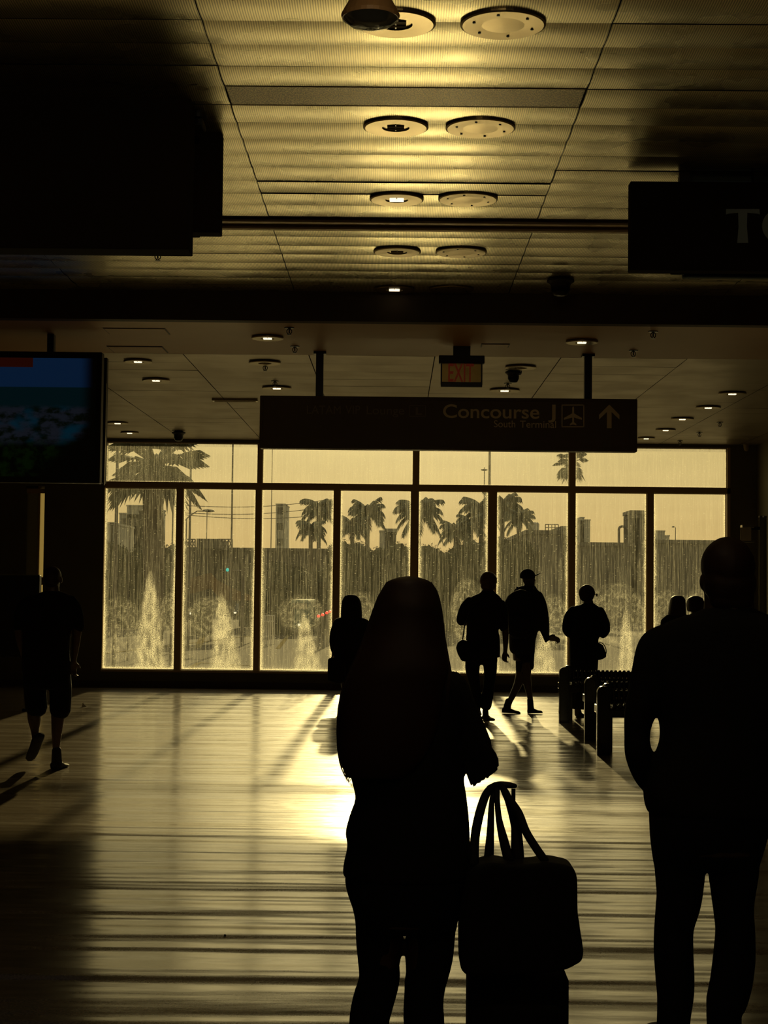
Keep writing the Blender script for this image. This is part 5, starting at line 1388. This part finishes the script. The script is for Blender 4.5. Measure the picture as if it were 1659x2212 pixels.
bm = BM(); box(bm, cx - w + .03, cx + w - .03, YE - .012, YE + .012, zb_ + .04, zt - .06); mesh_obj('plate', bm, M['exit_plate'], root)
bm = BM(); box(bm, cx - w + .02, cx + w - .02, YE - .02, YE + .02, zb_, zb_ + .045, .004)
for sg in (-1, 1): box(bm, cx + sg * (w - .025) - .007, cx + sg * (w - .025) + .007, YE - .016, YE + .016, zb_ + .02, zt - .05)
mesh_obj('frame', bm, M['blackmetal'], root)
text_mesh('lettering', 'EXIT', cx - .125, cx + .115, zb_ + .05, YE - .013, M['exit_red'], root, .17, .003, .01)
tag(root, 'small mirrored exit sign with dark red EXIT letters under the soffit', 'exit sign')

# dark sign with TO at the upper right
def panel_box(name_root, x0, x1, y0, y1, Y, d, m, root, nm):
    bm = BM(); A, B = at(x0, y0, Y), at(x1, y1, Y); box(bm, A.x, B.x, Y, Y + d, B.z, min(A.z, H1 + .02), .006); mesh_obj(nm, bm, m, root)
M['sign_black'] = mat('black_sign_panel', (0.03, 0.021, 0.009), .9, spec=.05)
M['blue_grey'] = mat('blue_grey_panel', (0.10, 0.14, 0.16), .7)
YT = 9.75; root = empty('overhead_sign', (at(1560, 500, YT).x, YT, at(1560, 587, YT).z))
panel_box('', 1362, 1760, 391, 587, YT, .10, M['sign_black'], root, 'panel')
panel_box('', 1476, 1770, 383, 602, YT + .14, .05, M['blue_grey'], root, 'rear_panel')
panel_box('', 1449, 1480, 560, 592, YT + .11, .03, M['sign_black'], root, 'bracket')
for px in (1480, 1640):
    x = at(px, 400, YT).x; bm = BM(); box(bm, x - .03, x + .03, YT + .02, YT + .08, at(1500, 392, YT).z - .01, H1 + .003); mesh_obj('rod', bm, M['black'], root)
M['grey_letter'] = mat('blue_grey_lettering', (0.34, 0.42, 0.42), .5)
yl = YT - .001
bm = BM(); prism(bm, [(at(a, b, yl).x, at(a, b, yl).z) for a, b in ((1568, 452), (1640, 452), (1641, 464), (1636, 462), (1614, 460), (1613, 490), (1616, 525), (1592, 525), (1595, 490), (1594, 460), (1573, 462), (1568, 464))], yl - .006, yl + .002)
bmesh.ops.recalc_face_normals(bm, faces=bm.faces[:]); mesh_obj('letter_t', bm, M['grey_letter'], root)
bm = BM(); n = 40; co_, ci = at(1687, 489, yl), None
def ringpts(rx, rz): return [(co_.x + rx * math.cos(2 * math.pi * k / n), co_.z + rz * math.sin(2 * math.pi * k / n)) for k in range(n)]
O, I = ringpts(.115, .108), ringpts(.078, .083)
vo = [[bm.verts.new((x, y, z)) for x, z in R_] for R_ in (O, I) for y in (yl - .006, yl + .002)]
for k in range(n):
    j = (k + 1) % n
    bm.faces.new((vo[0][k], vo[0][j], vo[2][j], vo[2][k])); bm.faces.new((vo[0][k], vo[1][k], vo[1][j], vo[0][j])); bm.faces.new((vo[2][k], vo[2][j], vo[3][j], vo[3][k]))
mesh_obj('letter_o', bm, M['grey_letter'], root)
tag(root, 'dark overhead sign at the upper right with large pale letters TO', 'sign')

# dark overhead panels at the upper left
root = empty('overhead_sign', (at(200, 500, 8.3).x, 8.3, at(200, 538, 8.3).z))
panel_box('', -260, 407, 150, 539, 8.3, .18, M['sign_black'], root, 'panel')
tag(root, 'huge dark overhead panel filling the upper left corner', 'sign')
root = empty('overhead_sign', (at(430, 500, 8.9).x, 8.9, at(430, 503, 8.9).z))
panel_box('', 330, 475, 283, 502, 8.9, .12, M['sign_black'], root, 'panel')
panel_box('', 380, 430, 440, 509, 9.05, .06, M['sign_black'], root, 'bracket')
x = at(380, 300, 8.9).x; bm = BM(); box(bm, x - .12, x + .03, 8.92, 9.0, at(430, 284, 8.9).z - .01, H1 + .003); mesh_obj('rod', bm, M['black'], root)
tag(root, 'smaller dark overhead panel jutting out right behind the huge one', 'sign')

# television at the left
def screen_mat():
    m, nt, b, g = blank('beach_film_on_screen'); L = nt.links
    tc = nt.nodes.new('ShaderNodeTexCoord'); sx = nt.nodes.new('ShaderNodeSeparateXYZ'); L.new(tc.outputs['Object'], sx.inputs[0])
    z = sx.outputs[2]; x = sx.outputs[0]                       # object origin: screen's lower right corner
    P = tc.outputs['Object']
    sky = (0.004, 0.016, 0.048); sea = (0.0012, 0.008, 0.010)
    sand = g.mixc(g.ss(g.noise(P, 1.0, 4, (7, 1, 14), .6), .42, .60), (0.010, 0.012, 0.018), (0.0015, 0.003, 0.001))
    sand = g.mixc(g.ss(g.noise(P, 1.0, 2, (3, 1, 5)), .48, .66), sand, (0.001, 0.019, 0.034))
    low = g.mixc(g.ss(g.noise(P, 1.0, 4, (9, 1, 12), .6), .4, .62), (0.0006, 0.0008, 0.0002), (0.002, 0.006, 0.0006))
    c = g.mixc(g.ss(z, .26, .36), low, sand); c = g.mixc(g.ss(z, .60, .66), c, sea); c = g.mixc(g.ss(z, .805, .812), c, sky)
    diag = g.m('ADD', z, g.m('MULTIPLY', x, -1.1))
    c = g.mixc(g.ss(g.m('ADD', z, g.m('MULTIPLY', x, -.9)), .42, .60), (0.0008, 0.0006, 0.0002), c)
    c = g.mixc(g.ss(x, -.16, -.02), c, (0.0008, 0.0006, 0.0002))
    red = g.m('MULTIPLY', g.ss(x, -.575, -.570, 1.0, 0.0), g.ss(z, .985, .99))
    c = g.mixc(red, c, (0.022, 0.003, 0.001))
    b.inputs['Base Color'].default_value = (.004, .004, .004, 1); b.inputs['Roughness'].default_value = .5; b.inputs['Specular IOR Level'].default_value = .2
    L.new(c, b.inputs['Emission Color']); b.inputs['Emission Strength'].default_value = 0.55
    return m
YV = 14.5; A, B = at(-150, 757, YV), at(215, 1044, YV)
root = empty('television', (B.x, YV, B.z)); 
bm = BM(); box(bm, A.x, B.x, YV, YV + .12, B.z, A.z, .008); mesh_obj('casing', bm, M['black'], root)
S0, S1_ = at(-140, 771, YV), at(204, 1031, YV)
scr = BM(); box(scr, S0.x, S1_.x, YV - .006, YV + .002, S1_.z, S0.z); o = mesh_obj('screen', scr, None, root)
o.location = (S1_.x - root.location.x, 0, S1_.z - root.location.z); o.data.transform(Matrix.Translation(-o.location)); o.data.materials.append(screen_mat())
bm = BM(); C, D = at(-150, 770, YV + .3), at(228, 1044, YV + .3); box(bm, A.x, D.x, YV + .26, YV + .34, D.z, C.z, .006); mesh_obj('rear_casing', bm, M['black'], root)
bm = BM(); box(bm, B.x - .02, B.x - .012, YV + .12, YV + .13, B.z, A.z - .2); box(bm, D.x - .012, D.x, YV + .25, YV + .262, B.z, A.z - .25); mesh_obj('edge_trim', bm, M['chrome'], root)
for dx in (-.5, -1.1):
    bm = BM(); box(bm, B.x + dx - .03, B.x + dx + .03, YV + .15, YV + .23, A.z - .3, H2 - .003); box(bm, B.x + dx - .03, B.x + dx + .03, YV + .1, YV + .27, A.z - .35, A.z - .3); mesh_obj('bracket', bm, M['black'], root)
tag(root, 'large hanging television at the left showing a dim blue beach scene', 'television')

# information board below, at the far left
YI = 20.5; A, B = at(-70, 1241, YI), at(82, 1420, YI); root = empty('information_board', ((A.x + B.x) / 2, YI, 0))
bm = BM(); box(bm, A.x, B.x, YI, YI + .12, B.z, A.z, .01); mesh_obj('board', bm, M['black'], root)
bm = BM(); box(bm, A.x, B.x, YI - .003, YI + .02, A.z - .004, A.z + .006); mesh_obj('top_edge', bm, M['chrome'], root)
for x in (A.x + .1, B.x - .1):
    bm = BM(); box(bm, x - .03, x + .03, YI + .03, YI + .09, 0, B.z + .02); box(bm, x - .04, x + .04, YI - .2, YI + .3, 0, .03); mesh_obj('leg', bm, M['blackmetal'], root)
tag(root, 'low dark freestanding board behind the person in shorts', 'board')

# benches
M['bench'] = mat('glossy_black_bench', (0.016, 0.013, 0.009), .16, spec=.8)
def bench(px, pyb, ptop, label, W_=2.3):
    p = at_z(px, pyb, 0); X, Y = p.x, p.y; s = F / Y; h = .665
    root = empty('bench', (X, Y, 0))
    def slab(x, y, hh, w=.062):
        bm = BM(); poly = [(x - w, 0), (x + w, 0)] + [(x + w * math.cos(a), hh - w + w * math.sin(a)) for a in np.linspace(0, math.pi, 13)]
        prism(bm, poly, y, y + .10); bmesh.ops.recalc_face_normals(bm, faces=bm.faces[:]); bmesh.ops.bevel(bm, geom=[e for e in bm.edges if abs(e.verts[0].co.y - e.verts[1].co.y) < 1e-6], offset=.014, segments=3, affect='EDGES'); return bm
    for x in (X, X + W_):
        mesh_obj('end_post', slab(x, Y, h), M['bench'], root, False)
        mesh_obj('end_post', slab(x + .10, Y + .48, h, .05), M['bench'], root, False)
        bm = BM(); box(bm, x - .03, x + .03, Y + .08, Y + .52, .38, .46, .01); mesh_obj('side_rail', bm, M['bench'], root)
    bm = BM()
    for y in (Y + .04, Y + .44): box(bm, X + .04, X + W_ - .04, y, y + .05, .36, .44, .008)
    mesh_obj('rail', bm, M['bench'], root)
    bm = BM(); n = int((W_ - .2) / .052)
    for k in range(n):
        x = X + .11 + k * .052
        tube(bm, [(x, Y + .02, .455), (x, Y + .06, .475), (x, Y + .28, .462), (x, Y + .46, .485)], .019, 8, 2)
    mesh_obj('seat', bm, M['bench'], root, True)
    bm = BM()
    for k in range(n):
        x = X + .11 + k * .052
        tube(bm, [(x, Y + .47, .49), (x, Y + .50, .54), (x, Y + .53, .585), (x, Y + .54, .60)], .019, 8, 2)
    mesh_obj('backrest', bm, M['bench'], root, True)
    bm = BM(); box(bm, X + .06, X + W_ - .06, Y + .555, Y + .58, .46, .59, .008); mesh_obj('back_panel', bm, M['bench'], root)
    bm = BM(); box(bm, X + .06, X + W_ - .06, Y + .03, Y + .5, .43, .452, .008); mesh_obj('seat_pan', bm, M['bench'], root)
    bm = BM(); box(bm, X + .06, X + W_ - .06, Y + .50, Y + .515, .505, .525, .004); mesh_obj('back_rail', bm, M['chrome'], root)
    tag(root, label, 'bench', 'black slatted benches by the window')
bench(1304, 1632, 1478, 'nearest black slatted bench, its bright slats showing left of the jacketed man')
bench(1276, 1600, 1465, 'middle black slatted bench, behind the nearest one')
bench(1219, 1562, 1443, 'farthest black slatted bench, its end post in front of the long-skirted person')

# sign stand at the right edge, wall sconce, paper on the floor
YP = 11.5; root = empty('sign_stand', (at(1648, 1300, YP).x, YP, 0)); x = at(1648, 1300, YP).x; zt = at(1648, 1118, YP).z
bm = BM(); cyl(bm, x, YP, .02, zt, .026, 20); mesh_obj('pole', bm, M['wall'], root, False)
bm = BM(); cyl(bm, x, YP, zt, zt + .012, .029, 20); mesh_obj('cap', bm, M['chrome'], root)
bm = BM(); lathe(bm, x, YP, [(.20, 0), (.20, .012), (.03, .03), (.03, .05)], 30); mesh_obj('base', bm, M['blackmetal'], root)
A, B = at(1596, 1140, YP), at(1619, 1168, YP)
bm = BM(); box(bm, A.x, B.x, YP - .06, YP - .045, B.z, A.z, .003); mesh_obj('card', bm, M['wall_light'], root)
A, B = at(1601, 1134, YP), at(1627, 1172, YP)
bm = BM(); box(bm, A.x, B.x, YP - .04, YP + .03, A.z - .02, A.z, .003); box(bm, A.x, B.x, YP - .04, YP + .03, B.z, B.z + .012, .002); mesh_obj('holder', bm, M['chrome'], root)
bm = BM(); box(bm, B.x - .03, x, YP - .01, YP + .02, A.z - .035, A.z - .012); mesh_obj('arm', bm, M['blackmetal'], root)
tag(root, 'tall dark pole with a small pale card holder near the right edge', 'sign stand')
c = at(1609, 963, YW); root = empty('wall_sconce', (c.x, YW, c.z)); bm = BM(); loft(bm, [(c.x, YW - .10, c.z - .07, .035, .03), (c.x, YW - .09, c.z, .045, .04), (c.x, YW - .07, c.z + .08, .05, .045)], 14, 2); mesh_obj('shade', bm, M['wall_light'], root, True)
bm = BM(); box(bm, c.x - .03, c.x + .03, YW - .06, YW, c.z - .02, c.z + .10); mesh_obj('bracket', bm, M['black'], root); tag(root, 'small pale wall sconce high on the dark wall right of the window', 'wall lamp')
c = at_z(181, 1527, 0); bm = BM(); A = [bm.verts.new(q) for q in ((c.x - .025, c.y, .001), (c.x + .035, c.y - .01, .001), (c.x - .02, c.y + .02, .055))]; B = [bm.verts.new(v.co + Vector((.004, .006, 0))) for v in A]
bm.faces.new(A); bm.faces.new(list(reversed(B)))
for k in range(3): bm.faces.new((A[k], B[k], B[(k + 1) % 3], A[(k + 1) % 3]))
M['paper'] = mat('white_paper', (.75, .72, .6), .7); tag(mesh_obj('paper_scrap', bm, M['paper']), 'tiny folded white paper scrap on the floor right of the person in shorts', 'paper')
c = at_z(486, 2022, 0); bm = BM(); ball(bm, (c.x, c.y, .004), .006, .009, .004, 8, 6); tag(mesh_obj('crumb', bm, M['black']), 'tiny dark crumb alone on the bright floor', 'crumb')
